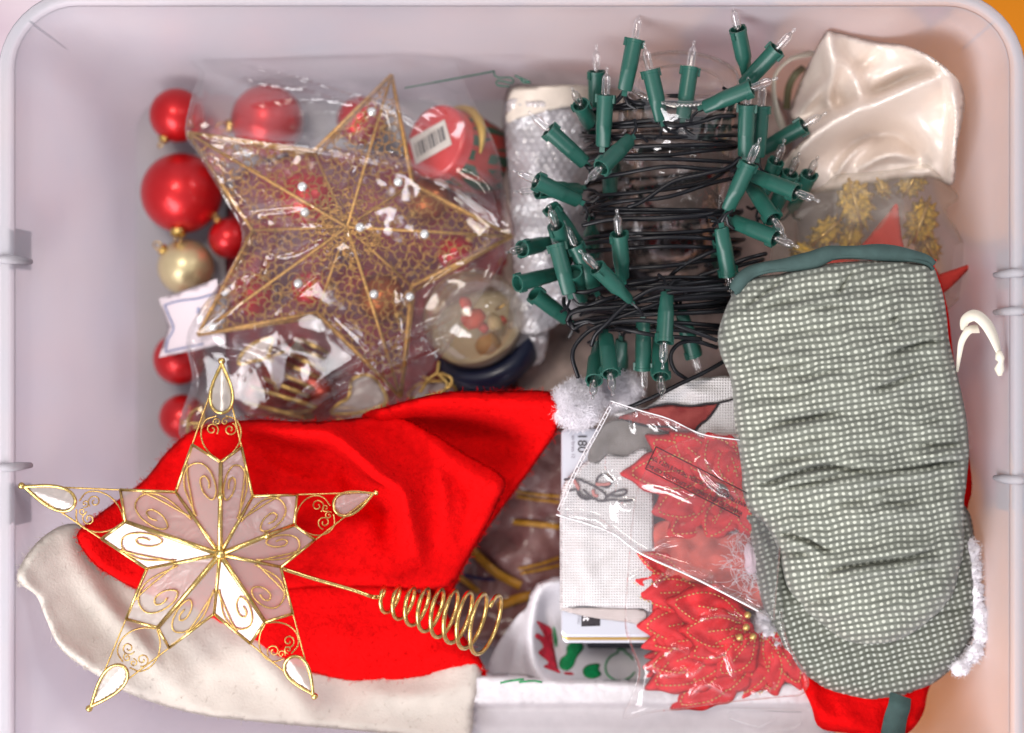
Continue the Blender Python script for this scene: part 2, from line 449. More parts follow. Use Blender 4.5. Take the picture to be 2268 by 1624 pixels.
def weave(name, col, cell=5., strength=.5, rough=.95, col2=None):
    """open cotton weave: crossing threads in the cloth's own coordinates"""
    m = bpy.data.materials.new(name); m.use_nodes = True
    nt = m.node_tree; N = nt.nodes; L = nt.links
    b = N["Principled BSDF"]; b.inputs["Roughness"].default_value = rough; b.inputs["Specular IOR Level"].default_value = .15; b.inputs["Sheen Weight"].default_value = .15
    uv = N.new("ShaderNodeUVMap"); uv.uv_map = "UVMap"
    w1 = N.new("ShaderNodeTexWave"); w1.bands_direction = 'X'; w1.inputs["Scale"].default_value = 31.4 / cell; w1.inputs["Distortion"].default_value = .6
    w2 = N.new("ShaderNodeTexWave"); w2.bands_direction = 'Y'; w2.inputs["Scale"].default_value = w1.inputs["Scale"].default_value; w2.inputs["Distortion"].default_value = .6
    L.new(uv.outputs[0], w1.inputs[0]); L.new(uv.outputs[0], w2.inputs[0])
    mu = N.new("ShaderNodeMath"); mu.operation = 'MULTIPLY'; L.new(w1.outputs["Fac"], mu.inputs[0]); L.new(w2.outputs["Fac"], mu.inputs[1])
    bp = N.new("ShaderNodeBump"); bp.inputs["Strength"].default_value = strength; bp.inputs["Distance"].default_value = .0012
    L.new(mu.outputs[0], bp.inputs["Height"]); L.new(bp.outputs[0], b.inputs["Normal"])
    n2 = N.new("ShaderNodeTexNoise"); n2.inputs["Scale"].default_value = 3; n2.inputs["Detail"].default_value = 4; L.new(uv.outputs[0], n2.inputs["Vector"])
    r = N.new("ShaderNodeValToRGB"); r.color_ramp.elements[0].position = .35; r.color_ramp.elements[1].position = .65
    r.color_ramp.elements[0].color = (*[c * .93 for c in col], 1); r.color_ramp.elements[1].color = (*(col2 or col), 1)
    L.new(n2.outputs["Fac"], r.inputs[0])
    mx = N.new("ShaderNodeMix"); mx.data_type = 'RGBA'; mx.blend_type = 'MULTIPLY'; mx.inputs["Factor"].default_value = .18
    L.new(r.outputs[0], mx.inputs["A"]); L.new(mu.outputs[0], mx.inputs["B"])
    L.new(mx.outputs["Result"], b.inputs["Base Color"])
    return m

M = {}
M['box'] = box_plastic("frosted_polypropylene", (.83, .805, .84), .28, .32)
M['rim'] = box_plastic("frosted_rim", (.82, .80, .83), .32, .34, .62)
M['latch'] = mat("blue_grey_plastic", (.20, .22, .30), .5)
M['red_bauble'] = mat("red_satin_bauble", (.62, .012, .016), .36, metal=.55, coat=.3)
M['gold_bauble'] = mat("pale_gold_bauble", (.78, .66, .38), .35, metal=.6)
M['copper_bauble'] = mat("copper_bauble", (.42, .12, .03), .3, metal=.7)
M['gold'] = mat("gold_wire", (.62, .42, .14), .28, metal=1., var=.25, vscale=300, bump=.2, bscale=900)
M['brass'] = mat("brass_rod", (.70, .50, .18), .25, metal=1., var=.2, vscale=250, bump=.15, bscale=700)
M['old_gold'] = mat("gold_glitter_wire", (.56, .31, .09), .42, metal=.75, var=.35, vscale=500, bump=.5, bscale=1500)
M['red_felt'] = mat("red_felt", (.70, .003, .004), .95, spec=.05, var=.12, vscale=260, bump=.7, bscale=500, sheen=.15)
M['cream_felt'] = mat("cream_felt", (.64, .58, .52), .95, spec=.05, var=.05, vscale=90, bump=.3, bscale=700, sheen=.3)
M['fluff'] = mat("white_fluff", (.92, .89, .94), .95, spec=.1, sheen=.3)
M['capiz'] = None
M['green'] = mat("green_plastic_husk", (.014, .088, .066), .36, var=.12, vscale=120)
M['cable'] = mat("black_cable", (.006, .0065, .009), .34, spec=.32)
M['bulb'] = film("bulb_glass", base=.04, edge=.85, rough=.04, milk=.02, bump=0, power=.4)
M['filament'] = mat("lead_wire", (.45, .42, .40), .3, metal=.9)
M['jar'] = film("jar_glass", tint=(.95,.95,.94), base=.045, edge=.85, rough=.03, milk=.008, bump=.25, bscale=45, power=.35)
M['jar_ring'] = film("jar_heel_glass", tint=(.72, .66, .60), base=.16, edge=.8, rough=.06, milk=.08, bump=0)
M['bag'] = film("cellophane", base=.030, edge=.68, rough=.09, milk=.028, bump=.08, bscale=26, power=.28)
M['bag2'] = film("clear_poly", base=.014, edge=.64, rough=.09, milk=.008, bump=.05, bscale=40, power=.25)
M['flap'] = film("clear_poly_flap", base=.020, edge=.64, rough=.08, milk=.035, bump=.08, bscale=30, power=.28)
M['organza'] = film("organza", base=.015, edge=.2, rough=.35, milk=.13, bump=0, power=.4, gcol=(.9,.85,.75), mcol=(.88,.78,.64))
M['satin'] = mat("cream_satin", (.82, .71, .63), .32, spec=.6, sheen=.5, metal=.16, bump=.05, bscale=1500)
M['ribbon'] = mat("cream_ribbon", (.80, .74, .62), .4, sheen=.4)
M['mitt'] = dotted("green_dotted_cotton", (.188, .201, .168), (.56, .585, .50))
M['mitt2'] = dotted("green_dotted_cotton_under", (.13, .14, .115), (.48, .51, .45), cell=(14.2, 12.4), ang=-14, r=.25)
M['binding'] = mat("dark_green_binding", (.045, .085, .08), .9, var=.15, vscale=120, bump=.3, bscale=900, sheen=.2)
M['white_cotton'] = weave("white_cotton", (.90, .87, .91), 3.2, .25)
M['towel'] = weave("white_towel_weave", (.88, .84, .84), 6., .8, col2=(.92, .89, .90))
M['ribbed'] = weave("ribbed_white_cloth", (.92, .88, .91), 4, .35)
M['paint_red'] = mat("red_fabric_paint", (.62, .02, .05), .7, var=.25, vscale=220, bump=.3, bscale=500)
M['paint_green'] = mat("green_fabric_paint", (.0, .28, .08), .45, var=.3, vscale=300, bump=.4, bscale=400)
M['ink'] = mat("black_ink", (.02, .015, .02), .7)
M['tin'] = mat("silver_tin", (.62, .63, .70), .35, metal=.35)
M['tin_gold'] = mat("gold_lacquer", (.48, .31, .10), .35, metal=.8)
M['tin_dark'] = mat("tin_navy", (.01, .01, .02), .5)
M['white_ink'] = mat("white_ink", (.85, .82, .85), .6)
M['petal'] = mat("red_velvet_petal", (.62, .006, .012), .7, var=.2, vscale=60, bump=.3, bscale=700, sheen=.35)
M['thread'] = mat("gold_thread", (.70, .48, .16), .35, metal=.8)

def capiz_mat(name):
    m = film(name, tint=(.97, .94, .90), base=.085, edge=.6, rough=.26, milk=.44, bump=.10, bscale=90, power=.35, gcol=(1, .97, .98), mcol=(.68, .66, .60))
    return m
M['capiz'] = capiz_mat("capiz_shell")

# ================================================================== setting
def plaid_mat(name):
    m = bpy.data.materials.new(name); m.use_nodes = True
    nt = m.node_tree; N = nt.nodes; L = nt.links; b = N["Principled BSDF"]; b.inputs["Roughness"].default_value = .45
    tc = N.new("ShaderNodeTexCoord"); mp = N.new("ShaderNodeMapping"); mp.inputs["Rotation"].default_value = (0, .5, .3); L.new(tc.outputs["Object"], mp.inputs[0])
    ws = []
    for ax in 'XY':
        w = N.new("ShaderNodeTexWave"); w.bands_direction = ax; w.inputs["Scale"].default_value = 34; L.new(mp.outputs[0], w.inputs[0])
        r = N.new("ShaderNodeValToRGB"); r.color_ramp.elements[0].position = .72; r.color_ramp.elements[1].position = .8
        L.new(w.outputs["Fac"], r.inputs[0]); ws.append(r)
    mxx = N.new("ShaderNodeMath"); mxx.operation = 'MAXIMUM'; L.new(ws[0].outputs[0], mxx.inputs[0]); L.new(ws[1].outputs[0], mxx.inputs[1])
    mx = N.new("ShaderNodeMix"); mx.data_type = 'RGBA'; mx.inputs["A"].default_value = (.012, .06, .03, 1); mx.inputs["B"].default_value = (.33, .03, .02, 1)
    L.new(mxx.outputs[0], mx.inputs["Factor"]); L.new(mx.outputs["Result"], b.inputs["Base Color"])
    return m
def rug_mat():
    m = bpy.data.materials.new("patterned_rug"); m.use_nodes = True
    nt = m.node_tree; N = nt.nodes; L = nt.links; b = N["Principled BSDF"]; b.inputs["Roughness"].default_value = .95
    tc = N.new("ShaderNodeTexCoord"); v = N.new("ShaderNodeTexVoronoi"); v.inputs["Scale"].default_value = 14; L.new(tc.outputs["Object"], v.inputs["Vector"])
    r = N.new("ShaderNodeValToRGB"); e = r.color_ramp.elements
    e[0].position = 0; e[0].color = (.85, .27, .004, 1); e[1].position = 1; e[1].color = (.10, .02, .12, 1)
    x = e.new(.70); x.color = (.72, .24, .004, 1); x = e.new(.76); x.color = (.12, .015, .01, 1); x = e.new(.86); x.color = (.45, .10, .12, 1)
    L.new(v.outputs["Distance"], r.inputs[0])
    # lavender grey half is made up, so orange light tints only the box's right
    r2 = N.new("ShaderNodeValToRGB"); e = r2.color_ramp.elements
    e[0].color = (.50, .46, .56, 1); e[1].color = (.40, .30, .36, 1); x = e.new(.5); x.color = (.55, .46, .50, 1)
    L.new(v.outputs["Distance"], r2.inputs[0])
    sp = N.new("ShaderNodeSeparateXYZ"); L.new(tc.outputs["Object"], sp.inputs[0])
    nz = N.new("ShaderNodeTexNoise"); nz.inputs["Scale"].default_value = 5; L.new(tc.outputs["Object"], nz.inputs["Vector"])
    ma = N.new("ShaderNodeMath"); ma.operation = 'MULTIPLY_ADD'; ma.inputs[1].default_value = .35; L.new(nz.outputs["Fac"], ma.inputs[0]); L.new(sp.outputs["X"], ma.inputs[2])
    mr = N.new("ShaderNodeMapRange"); mr.inputs["From Min"].default_value = .10; mr.inputs["From Max"].default_value = .44; L.new(ma.outputs[0], mr.inputs["Value"])
    mx = N.new("ShaderNodeMix"); mx.data_type = 'RGBA'; L.new(mr.outputs[0], mx.inputs["Factor"]); L.new(r2.outputs[0], mx.inputs["A"]); L.new(r.outputs[0], mx.inputs["B"])
    L.new(mx.outputs["Result"], b.inputs["Base Color"])
    return m
g = MB(); g.box((-3, -3, -.06), (3, 3, -.012))
setprops(g.build("ground", mat("pale_floor", (.52, .49, .55), .6, var=.05, vscale=3), smooth=False), kind="structure")
rb = MB()
rg = []
for i in range(25):
    for j in range(25):
        rg.append((-1.2 + 2.6 * i / 24, -.9 + 1.9 * j / 24, -.006 + .0012 * math.sin(i * 1.7) * math.cos(j * 2.1)))
rb.add(rg, [(i * 25 + j, (i + 1) * 25 + j, (i + 1) * 25 + j + 1, i * 25 + j + 1) for i in range(24) for j in range(24)])
rb.box((-1.2, -.9, -.0115), (1.4, 1.0, -.0085))
setprops(rb.build("rug", rug_mat()), "orange and purple patterned rug under the box, seen past its corner", "rug")

# ================================================================== storage box
BOX = thing("storage_box", "frosted translucent plastic storage box holding all the decorations", "box", (0, 0, .002))
TL, BR = P(26, 10, .17), P(2241, 1770, .17)
CX, CY = (TL.x + BR.x) / 2, (TL.y + BR.y) / 2
HX, HY = (BR.x - TL.x) / 2, (TL.y - BR.y) / 2
def rrect(hx, hy, r, z, n=10):
    out = []
    for (sx, sy, a0) in ((1, 1, 0), (-1, 1, 90), (-1, -1, 180), (1, -1, 270)):
        for k in range(n + 1):
            a = math.radians(a0 + 90 * k / n)
            out.append((CX + sx * (hx - r) + r * math.cos(a), CY + sy * (hy - r) + r * math.sin(a), z))
    return out
def loops(ls, cap=None):
    V = []; F = []; n = len(ls[0])
    for l in ls: V += l
    for i in range(len(ls) - 1):
        for k in range(n):
            k2 = (k + 1) % n
            F.append((i * n + k, i * n + k2, (i + 1) * n + k2, (i + 1) * n + k))
    if cap == 'first': F.append(tuple(range(n))[::-1])
    return V, F
TAP = .022
def wl(z, off=0): # wall loop with taper
    t = TAP * (1 - z / .168)
    return rrect(HX - t + off, HY - t + off, .036 + off * .5 - t * .3, z)
V, F = loops([wl(.166), wl(.135), wl(.10), wl(.06), wl(.022), rrect(HX - TAP - .0015, HY - TAP - .0015, .026, .012), rrect(HX - TAP - .007, HY - TAP - .007, .022, .0055)])
link("wall", mesh("wall", V, F), M['box'], BOX)
V, F = loops([rrect(HX - TAP - .007, HY - TAP - .007, .022, .0053), rrect(HX - TAP - .006, HY - TAP - .006, .022, .0035), rrect(HX - TAP - .010, HY - TAP - .010, .02, .0028)])
n0 = 44
F.append(tuple(range(n0))); F.append(tuple(2 * n0 + k for k in range(n0))[::-1])
link("base", mesh("base", V, F), M['box'], BOX, False)
V, F = loops([wl(.1635, .0006), rrect(HX + .0008, HY + .0008, .037, .1688), rrect(HX + .0026, HY + .0026, .039, .1700), rrect(HX + .0072, HY + .0072, .046, .1694), rrect(HX + .0084, HY + .0084, .047, .1680), rrect(HX + .0086, HY + .0086, .047, .156), rrect(HX + .0074, HY + .0074, .046, .156), rrect(HX + .0070, HY + .0070, .046, .1672), rrect(HX + .0022, HY + .0022, .039, .1676)])
link("rim", mesh("rim", V, F), M['rim'], BOX)
for sx, ys in ((-1, (548, 1122)), (1, (592, 1092))):
    for y in ys:
        b = MB(); x = CX + sx * (HX + .0075); yy = -(y - 812) * S(.15)
        # latch: a stepped clip hanging outside the wall
        pr = [(0, .163), (.004, .165), (.007, .160), (.0075, .125), (.004, .118), (.001, .120), (.002, .150), (0, .155)]
        n = len(pr); hw = .0115
        b.add([(x + sx * p, yy + s * hw, z) for s in (-1, 1) for p, z in pr], [tuple((i, (i + 1) % n, n + (i + 1) % n, n + i)) for i in range(n)] + [tuple(range(n)), tuple(range(n, 2 * n))[::-1]])
        b.build("latch", M['latch'], BOX, False)
    for y in ((576, 1034) if sx < 0 else (606, 690, 1062)):
        b = MB(); x0 = CX + sx * (HX - .0045); x1 = CX + sx * (HX + .008); yy = -(y - 812) * S(.165)
        b.tube([(x0, yy, .150), (x0 + sx * .003, yy, .160), (CX + sx * (HX + .001), yy, .1695), (CX + sx * (HX + .004), yy, .1712), (x1, yy, .1705)], [.0016, .0024, .0026, .0024, .0016], 10)
        b.build("rib", M['rim'], BOX)
for (sx, sy) in ((1, 1), (-1, 1), (-1, -1)):   # thin rods added to stand in for the corners' highlight lines
    b = MB(); d = .707
    ax = CX + sx * (HX - .0275); ay = CY + sy * (HY - .0275)
    b.tube([(ax + sx * d * r, ay + sy * d * r, z) for r, z in ((.019, .115), (.0215, .13), (.0245, .150), (.027, .165))], [.0004, .0007, .0009, .0006], 6)
    b.build("corner_highlight", M['rim'], BOX)

# ================================================================== floor layer
def dark_cloth(name, label, outline, ctrl, m, amp=.004, seed=0, thick=.006, step=14):
    base = rbf(ctrl)
    s = sheet(name, outline, lambda X, d: base(X) + amp * vnoise(X, 55, seed) + amp * .5 * vnoise(X, 22, seed + 1), m, None, step=step, thick=thick, edge=30, drop=.006)
    setprops(s.o, label, "cloth"); return s
maroon = mat("maroon_foil_cloth", (.46, .022, .026), .5, var=.6, vscale=45, col2=(.11, .03, .045), bump=.4, bscale=120)
brown = mat("brown_velvet", (.50, .39, .35), .7, var=.5, vscale=40, bump=.4, bscale=150, sheen=.3)
dark_cloth("maroon_cloth", "dark maroon crumpled cloth under the bagged wire star", [(520, 400), (700, 330), (930, 350), (1110, 420), (1150, 600), (1150, 880), (1000, 960), (700, 960), (520, 900), (500, 650)],
           [(520, 400, .018), (1100, 420, .02), (800, 600, .030), (1100, 900, .03), (520, 900, .02)], maroon, seed=3)
BR_S = dark_cloth("brown_cloth", "dark brown velvety cloth lying under the glass jar and lights", [(1140, 160), (1340, 155), (1700, 200), (1760, 420), (1760, 880), (1480, 960), (1200, 930), (1130, 820), (1110, 500)],
           [(1140, 160, .02), (1700, 200, .016), (1450, 500, .014), (1200, 900, .04), (1700, 880, .03)], brown, seed=5)
pk = sheet("gift_pack", [(930, 930), (1310, 930), (1330, 1420), (1120, 1440), (900, 1400)], lambda X, d: .050 + .006 * vnoise(X, 60, 8) + .002 * vnoise(X, 18, 2), mat("plum_wrapping", (.14, .05, .05), .4, var=.5, vscale=60, col2=(.24, .12, .11), coat=.3, bump=.3, bscale=80), None, step=12, thick=.035, edge=30, drop=.02, smooth=False)
setprops(pk.o, "dark plum wrapped pack with gold ribbons between red hat and white tin", "package")
V7 = lambda p: zz((979.8, 907.2), .2794, p)
ochre = mat("ochre_ribbon", (.42, .20, .012), .5, sheen=.3, var=.15, vscale=100)
def strip(name, pts, w, surf, m, parent, dz=.001, n=30, arch=0):
    c = cr(pts, n=n); t = np.gradient(c, axis=0); t /= np.linalg.norm(t, axis=1)[:, None]
    nn = np.column_stack([-t[:, 1], t[:, 0]])
    a, b_ = c + nn * w / 2, c - nn * w / 2
    f = np.linspace(0, 1, len(c)); lift = arch * np.sin(np.pi * f)
    A = Pn(a, surf.z(a) + dz + lift); B = Pn(b_, surf.z(b_) + dz + lift); C = Pn(c, surf.z(c) + dz + lift + w * .00002)
    k = len(c); V = np.vstack([A, C, B]); lo = V.copy(); lo[:, 2] -= .0005
    F = []
    for i in range(k - 1):
        for q in (0, 1):
            u = (q * k + i, q * k + i + 1, (q + 1) * k + i + 1, (q + 1) * k + i)
            F.append(u[::-1]); F.append(tuple(x + 3 * k for x in u))
        F += [(i, i + 1, i + 1 + 3 * k, i + 3 * k), (2 * k + i + 1, 2 * k + i, 5 * k + i, 5 * k + i + 1)]
    return link(name, mesh(name, np.vstack([V, lo]), F), m, parent)
for pts, w, ar in (([(180, 1060), (330, 1210), (450, 1310), (620, 1400)], 19, .004), ([(590, 650), (750, 675), (930, 690)], 6, 0), ([(590, 690), (750, 715), (930, 735)], 6, 0), ([(560, 890), (750, 910), (930, 930)], 12, .002), ([(600, 1265), (760, 1230), (930, 1175)], 6, .001), ([(620, 1300), (760, 1275), (930, 1235)], 6, .001), ([(80, 1290), (190, 1370), (290, 1450)], 12, .003), ([(440, 1560), (600, 1500), (720, 1470)], 20, .003)):
    strip("ribbon", V7(pts), w, pk, ochre, pk.o, arch=ar)
strip("ribbon", V7([(170, 1310), (300, 1340), (420, 1350)]), 7, pk, mat("navy_ribbon", (.02, .012, .08), .5), pk.o)

# ---- baubles
def bauble(px, py, r, zc, m, label, capdir=(0, 1), group="red baubles on the box floor", cap=True):
    c = P(px, py, zc); R = r * S(zc)
    t = thing("bauble", label, "bauble", (c.x, c.y, zc - R), group)
    b = MB(); b.ball(c, R, 40); b.build("ball", m, t)
    d = Vector((capdir[0], -capdir[1], .35)).normalized()
    k = MB(); k.lathe([(R * .97, R * .02), (R * .985, R * .19), (R * 1.03, R * .20), (R * 1.13, R * .19), (R * 1.15, R * .15), (R * 1.15, .0001)], c, d, 16)
    cp = k.build("cap", M['gold'], t)
    k = MB(); e = d.orthogonal().normalized(); q = c + d * R * 1.27
    k.tube([q + (e * math.cos(a) + d * math.sin(a)) * R * .15 for a in np.linspace(0, 2 * math.pi, 14)[:-1]], .0005, 5, True); k.build("loop", M['gold'], cp)
    return t
RB = M['red_bauble']
bauble(392, 256, 60, .036, RB, "small red satin bauble at the upper left, above the larger one", (-.45, 1))
bauble(402, 428, 89, .032, RB, "largest red satin bauble beside the bagged wire star's left point", (0, 1))
bauble(592, 268, 80, .032, RB, "large red bauble seen through the bag above the star's left arm", (-1, .2))
bauble(800, 268, 54, .034, RB, "red bauble seen through the bag beside the star's top arm", (1, .4))
bauble(508, 528, 46, .030, RB, "small red bauble half hidden behind the bag's left edge", (-.6, -1))
bauble(398, 795, 58, .030, RB, "red bauble partly covered by the white and blue card", (.8, -1))
bauble(405, 925, 52, .030, RB, "red bauble peeking out between the bag and the red hat", (.9, -.4))
bauble(680, 440, 62, .052, RB, "red bauble under the star's upper left facet", (.6, .6))
bauble(560, 655, 50, .046, RB, "red bauble under the star's lower left arm", (.5, -.6))
bauble(1010, 560, 42, .048, RB, "red bauble under the star's right arm near the glass globe", (.6, -.6))
bauble(690, 640, 46, .050, RB, "red bauble under the star's bottom notch", (.9, -.1))
bauble(845, 660, 56, .050, M['copper_bauble'], "copper brown bauble under the star's bottom arm", (.6, .6), "copper baubles under the star")
bauble(950, 440, 50, .050, M['copper_bauble'], "copper brown bauble under the star's right arm below the plaid tin", (-.6, .6), "copper baubles under the star")
bauble(412, 592, 62, .028, M['gold_bauble'], "pale gold bauble below the largest red one", (-.6, -.5), "gold baubles")

# ---- card with blue border
cs = sheet("gift_card", [(352, 662), (480, 618), (500, 760), (457, 771), (352, 792), (372, 725)], lambda X, d: .062 + (X[:, 0] - 352) * .00012, mat("pinkish_white_card", (.80, .70, .74), .7), None, step=12, thick=.0006, smooth=False)
setprops(cs.o, "pinkish white notched card with a blue border line over a red bauble", "card")
blue = mat("blue_ink", (.10, .18, .42), .6)
for pts in ([(364, 676), (395, 667), (440, 661), (482, 648)], [(366, 780), (372, 752), (384, 728), (374, 700), (364, 676)], [(366, 780), (410, 770), (450, 762)]):
    k = MB(); k.tube(on(cs, cr(pts, 5), .0008), .0004, 5); k.build("border_line", blue, cs.o)
lettering("lettering", "a", cs, (434, 694), 0, 26, blue, cs.o, dz=.0009)

# ---- plaid round tin with red lid
PT = thing("round_tin", "round tin with red lid, price sticker and dark green plaid side", "tin", P(1040, 380, .01))
ax = Vector((-.60, .16, .78)).normalized(); lc = P(962, 312, .074); R = .0235
b = MB(); b.lathe([(.0, 0.0001), (.0, R * .9), (-.0008, R * .985), (-.003, R), (-.010, R)], lc, ax, 40); lid = b.build("lid", mat("red_lacquer", (.60, .045, .045), .3, coat=.4), PT)
b = MB(); b.lathe([(-.010, R * .985), (-.012, R * 1.02), (-.030, R * 1.06), (-.046, R * 1.0), (-.050, R * .8), (-.050, .0001)], lc, ax, 40); b.build("body", plaid_mat("green_red_plaid"), PT)
b = MB(); e1 = ax.orthogonal().normalized(); pp = []
e1 = (Vector((.62, .75, 0)) - ax * ax.dot(Vector((.62, .75, 0)))).normalized(); e2 = ax.cross(e1)
b.tube([lc - ax * .016 + (e1 * math.cos(a) + e2 * math.sin(a)) * (R * 1.08) for a in np.linspace(-1.25, .75, 24)], [.0006 + .0030 * math.sin(math.pi * i / 23) for i in range(24)], 8)
b.build("gold_band", mat("gold_band", (.52, .33, .06), .4, metal=.4), PT)
u = (Vector((1, .25, 0)) - ax * ax.dot(Vector((1, .25, 0)))).normalized(); w = ax.cross(u)
def lidq(a, b_): return lc + ax * .0008 + u * a * R + w * b_ * R
b = MB(); b.add([lidq(-.75, -.35), lidq(.55, -.42), lidq(.5, .38), lidq(-.78, .45)], [(0, 1, 2, 3)]); st = b.build("sticker", mat("sticker_paper", (.70, .64, .58), .7), lid)
b = MB()
for i in range(9):
    x0 = -.6 + i * .12; hw = .018 + .014 * (i % 3)
    lq = lambda a, q: lidq(a, q) + ax * .0005
    b.add([lq(x0 - hw, -.2), lq(x0 + hw, -.2), lq(x0 + hw, .22), lq(x0 - hw, .22)], [(0, 1, 2, 3)])
b.build("barcode", mat("grey_print", (.16, .15, .15), .7), lid, False)

# ---- snow globe
GC = P(1048, 706, .068); GR = 113 * S(.068)
GA = Vector((.28, -.62, -.73)).normalized()
SG = thing("snow_globe", "glass globe with cream snow and a small red figure on a dark blue base", "snow globe", (GC.x, GC.y, .02))
b = MB(); b.ball(GC, GR, 48); gl = b.build("glass_dome", film("globe_glass", tint=(.97, .93, .85), base=.06, edge=.6, rough=.05, milk=.17, bump=0, power=.3, mcol=(.86, .76, .60)), SG)
b = MB(); rr = GR * .965
prof = [(GR * .28, .0001), (GR * .30, rr * .5), (GR * .26, rr * .80), (GR * .24, math.sqrt(rr ** 2 - (GR * .24) ** 2))] + [(rr * math.sin(t), rr * math.cos(t)) for t in np.linspace(.26, 1.5, 10)]
b.lathe(prof, GC, GA, 40); b.build("snow", mat("cream_snow", (.78, .68, .50), .9, var=.12, vscale=80, bump=.4, bscale=300), SG)
b = MB(); b.lathe([(GR * .62, GR * .80), (GR * .60, GR * .98), (GR * .72, GR * 1.06), (GR * 1.0, GR * 1.10), (GR * 1.12, GR * 1.0), (GR * 1.12, .0001)], GC, GA, 48); b.build("plinth", mat("navy_resin", (.010, .015, .045), .4, coat=.2), SG)
V2 = lambda p: zz((907.2, 562.5), .1899, p)
fr = mat("red_resin", (.60, .05, .035), .5); fw = mat("cream_resin", (.86, .80, .70), .6); ft = mat("tan_resin", (.42, .22, .06), .6)
def blob(name, pts, rs, m, parent, z0=.082):
    q = V2(pts); b = MB(); b.tube([P(x, y, z0 + .002 * i) for i, (x, y) in enumerate(q)], rs, 10); return b.build(name, m, parent)
fg = blob("red_figure", [(640, 750), (700, 760), (770, 750), (850, 690)], [.0042, .0070, .0066, .0036], fr, SG)
blob("face", [(650, 690), (690, 650)], [.0036, .0044], fw, fg, .087)
blob("hat", [(625, 610), (655, 575), (680, 560)], [.0022, .0048, .0024], fr, fg, .090)
blob("boot", [(850, 880), (890, 830)], [.0036, .003], mat("boot_red", (.5, .03, .05), .5), fg)
blob("tan_deer", [(950, 720), (1000, 800), (1010, 880)], [.003, .0052, .004], mat("deer_tan", (.50, .38, .22), .6), SG)
blob("deer_antler", [(1010, 650), (1060, 620), (1110, 590)], [.001, .001, .0007], M['gold'], SG)
blob("red_saddle", [(1060, 750), (1090, 800)], [.0025, .0032], fr, SG)
blob("brown_sleigh", [(800, 1110), (900, 1060), (1010, 980)], [.004, .0075, .0055], ft, SG, .076)

# ---- bubble wrapped roll
RW = thing("bubble_wrap_roll", "grey bubble wrapped bottle lying left of the string lights", "bubble wrap", P(1215, 460, .02))
def rollz(X, d):
    u = np.clip((X[:, 0] - 1218 - (X[:, 1] - 460) * .02) / 112, -.98, .98)
    return .045 + .036 * np.sqrt(1 - u * u)
inner = mat("grey_paper_roll", (.46, .43, .42), .8, var=.3, vscale=50)
b = sheet("bottle", [(1128, 215), (1310, 205), (1322, 700), (1150, 720)], lambda X, d: rollz(X, d) - .006, inner, RW, step=13, thick=.05, smooth=False)
def wrapz(X, d):
    row = np.floor(X[:, 1] / 15.); ox = np.where(row % 2 == 0, 0, 8.6)
    fx = ((X[:, 0] + ox) % 17.2) - 8.6; fy = (X[:, 1] % 15.) - 7.5
    bub = np.clip(1 - (fx ** 2 + fy ** 2) / 46., 0, 1) ** .5
    return rollz(X, d) + .0012 * bub + .0045 * vnoise(X, 60, 4) + .0026 * vnoise(X, 28, 6)
M['bubble'] = film("bubble_film", tint=(.97, .96, .97), base=.12, edge=.6, rough=.12, milk=.55, bump=.6, bscale=120, power=.35)
sheet("bubble_film", [(1118, 235), (1180, 225), (1260, 222), (1322, 235), (1332, 400), (1335, 560), (1318, 640), (1260, 700), (1205, 735), (1146, 728), (1136, 600), (1128, 420)], wrapz, M['bubble'], RW, step=5, thick=.003, smooth=True)
sheet("loose_end", [(1132, 660), (1200, 640), (1215, 720), (1205, 800), (1165, 812), (1130, 790)], lambda X, d: .075 + .004 * vnoise(X, 30, 3) - (X[:, 1] - 660) * .0001, M['bubble'], RW, step=8, thick=.001)
s = sheet("paper_label", [(1128, 200), (1180, 192), (1300, 190), (1312, 228), (1240, 240), (1150, 262), (1122, 270)], lambda X, d: rollz(X, d) + .004, mat("cream_label", (.66, .58, .50), .8, var=.1, vscale=80), RW, step=9, thick=.001)

# ---- ornament hook
HK = MB()
HK.tube([tuple(p) for p in Pn(cr(Z2([(1470, 163), (1740, 112), (1985, 66), (2012, 58), (2018, 85), (2050, 100), (2100, 98), (2130, 108), (2125, 132), (2070, 122), (2035, 118), (2030, 140), (2060, 150), (2110, 152)]), 3), .088)], .00055, 6)
HK.tube([tuple(p) for p in Pn(cr(Z2([(2140, 85), (2170, 100), (2190, 125), (2215, 130), (2240, 128), (2200, 112), (2175, 98)]), 3), .088)], .0006, 6)
setprops(HK.build("ornament_hook", mat("green_wire", (.04, .12, .09), .4, metal=.5)), "thin green wire ornament hook above the plaid tin", "hook")

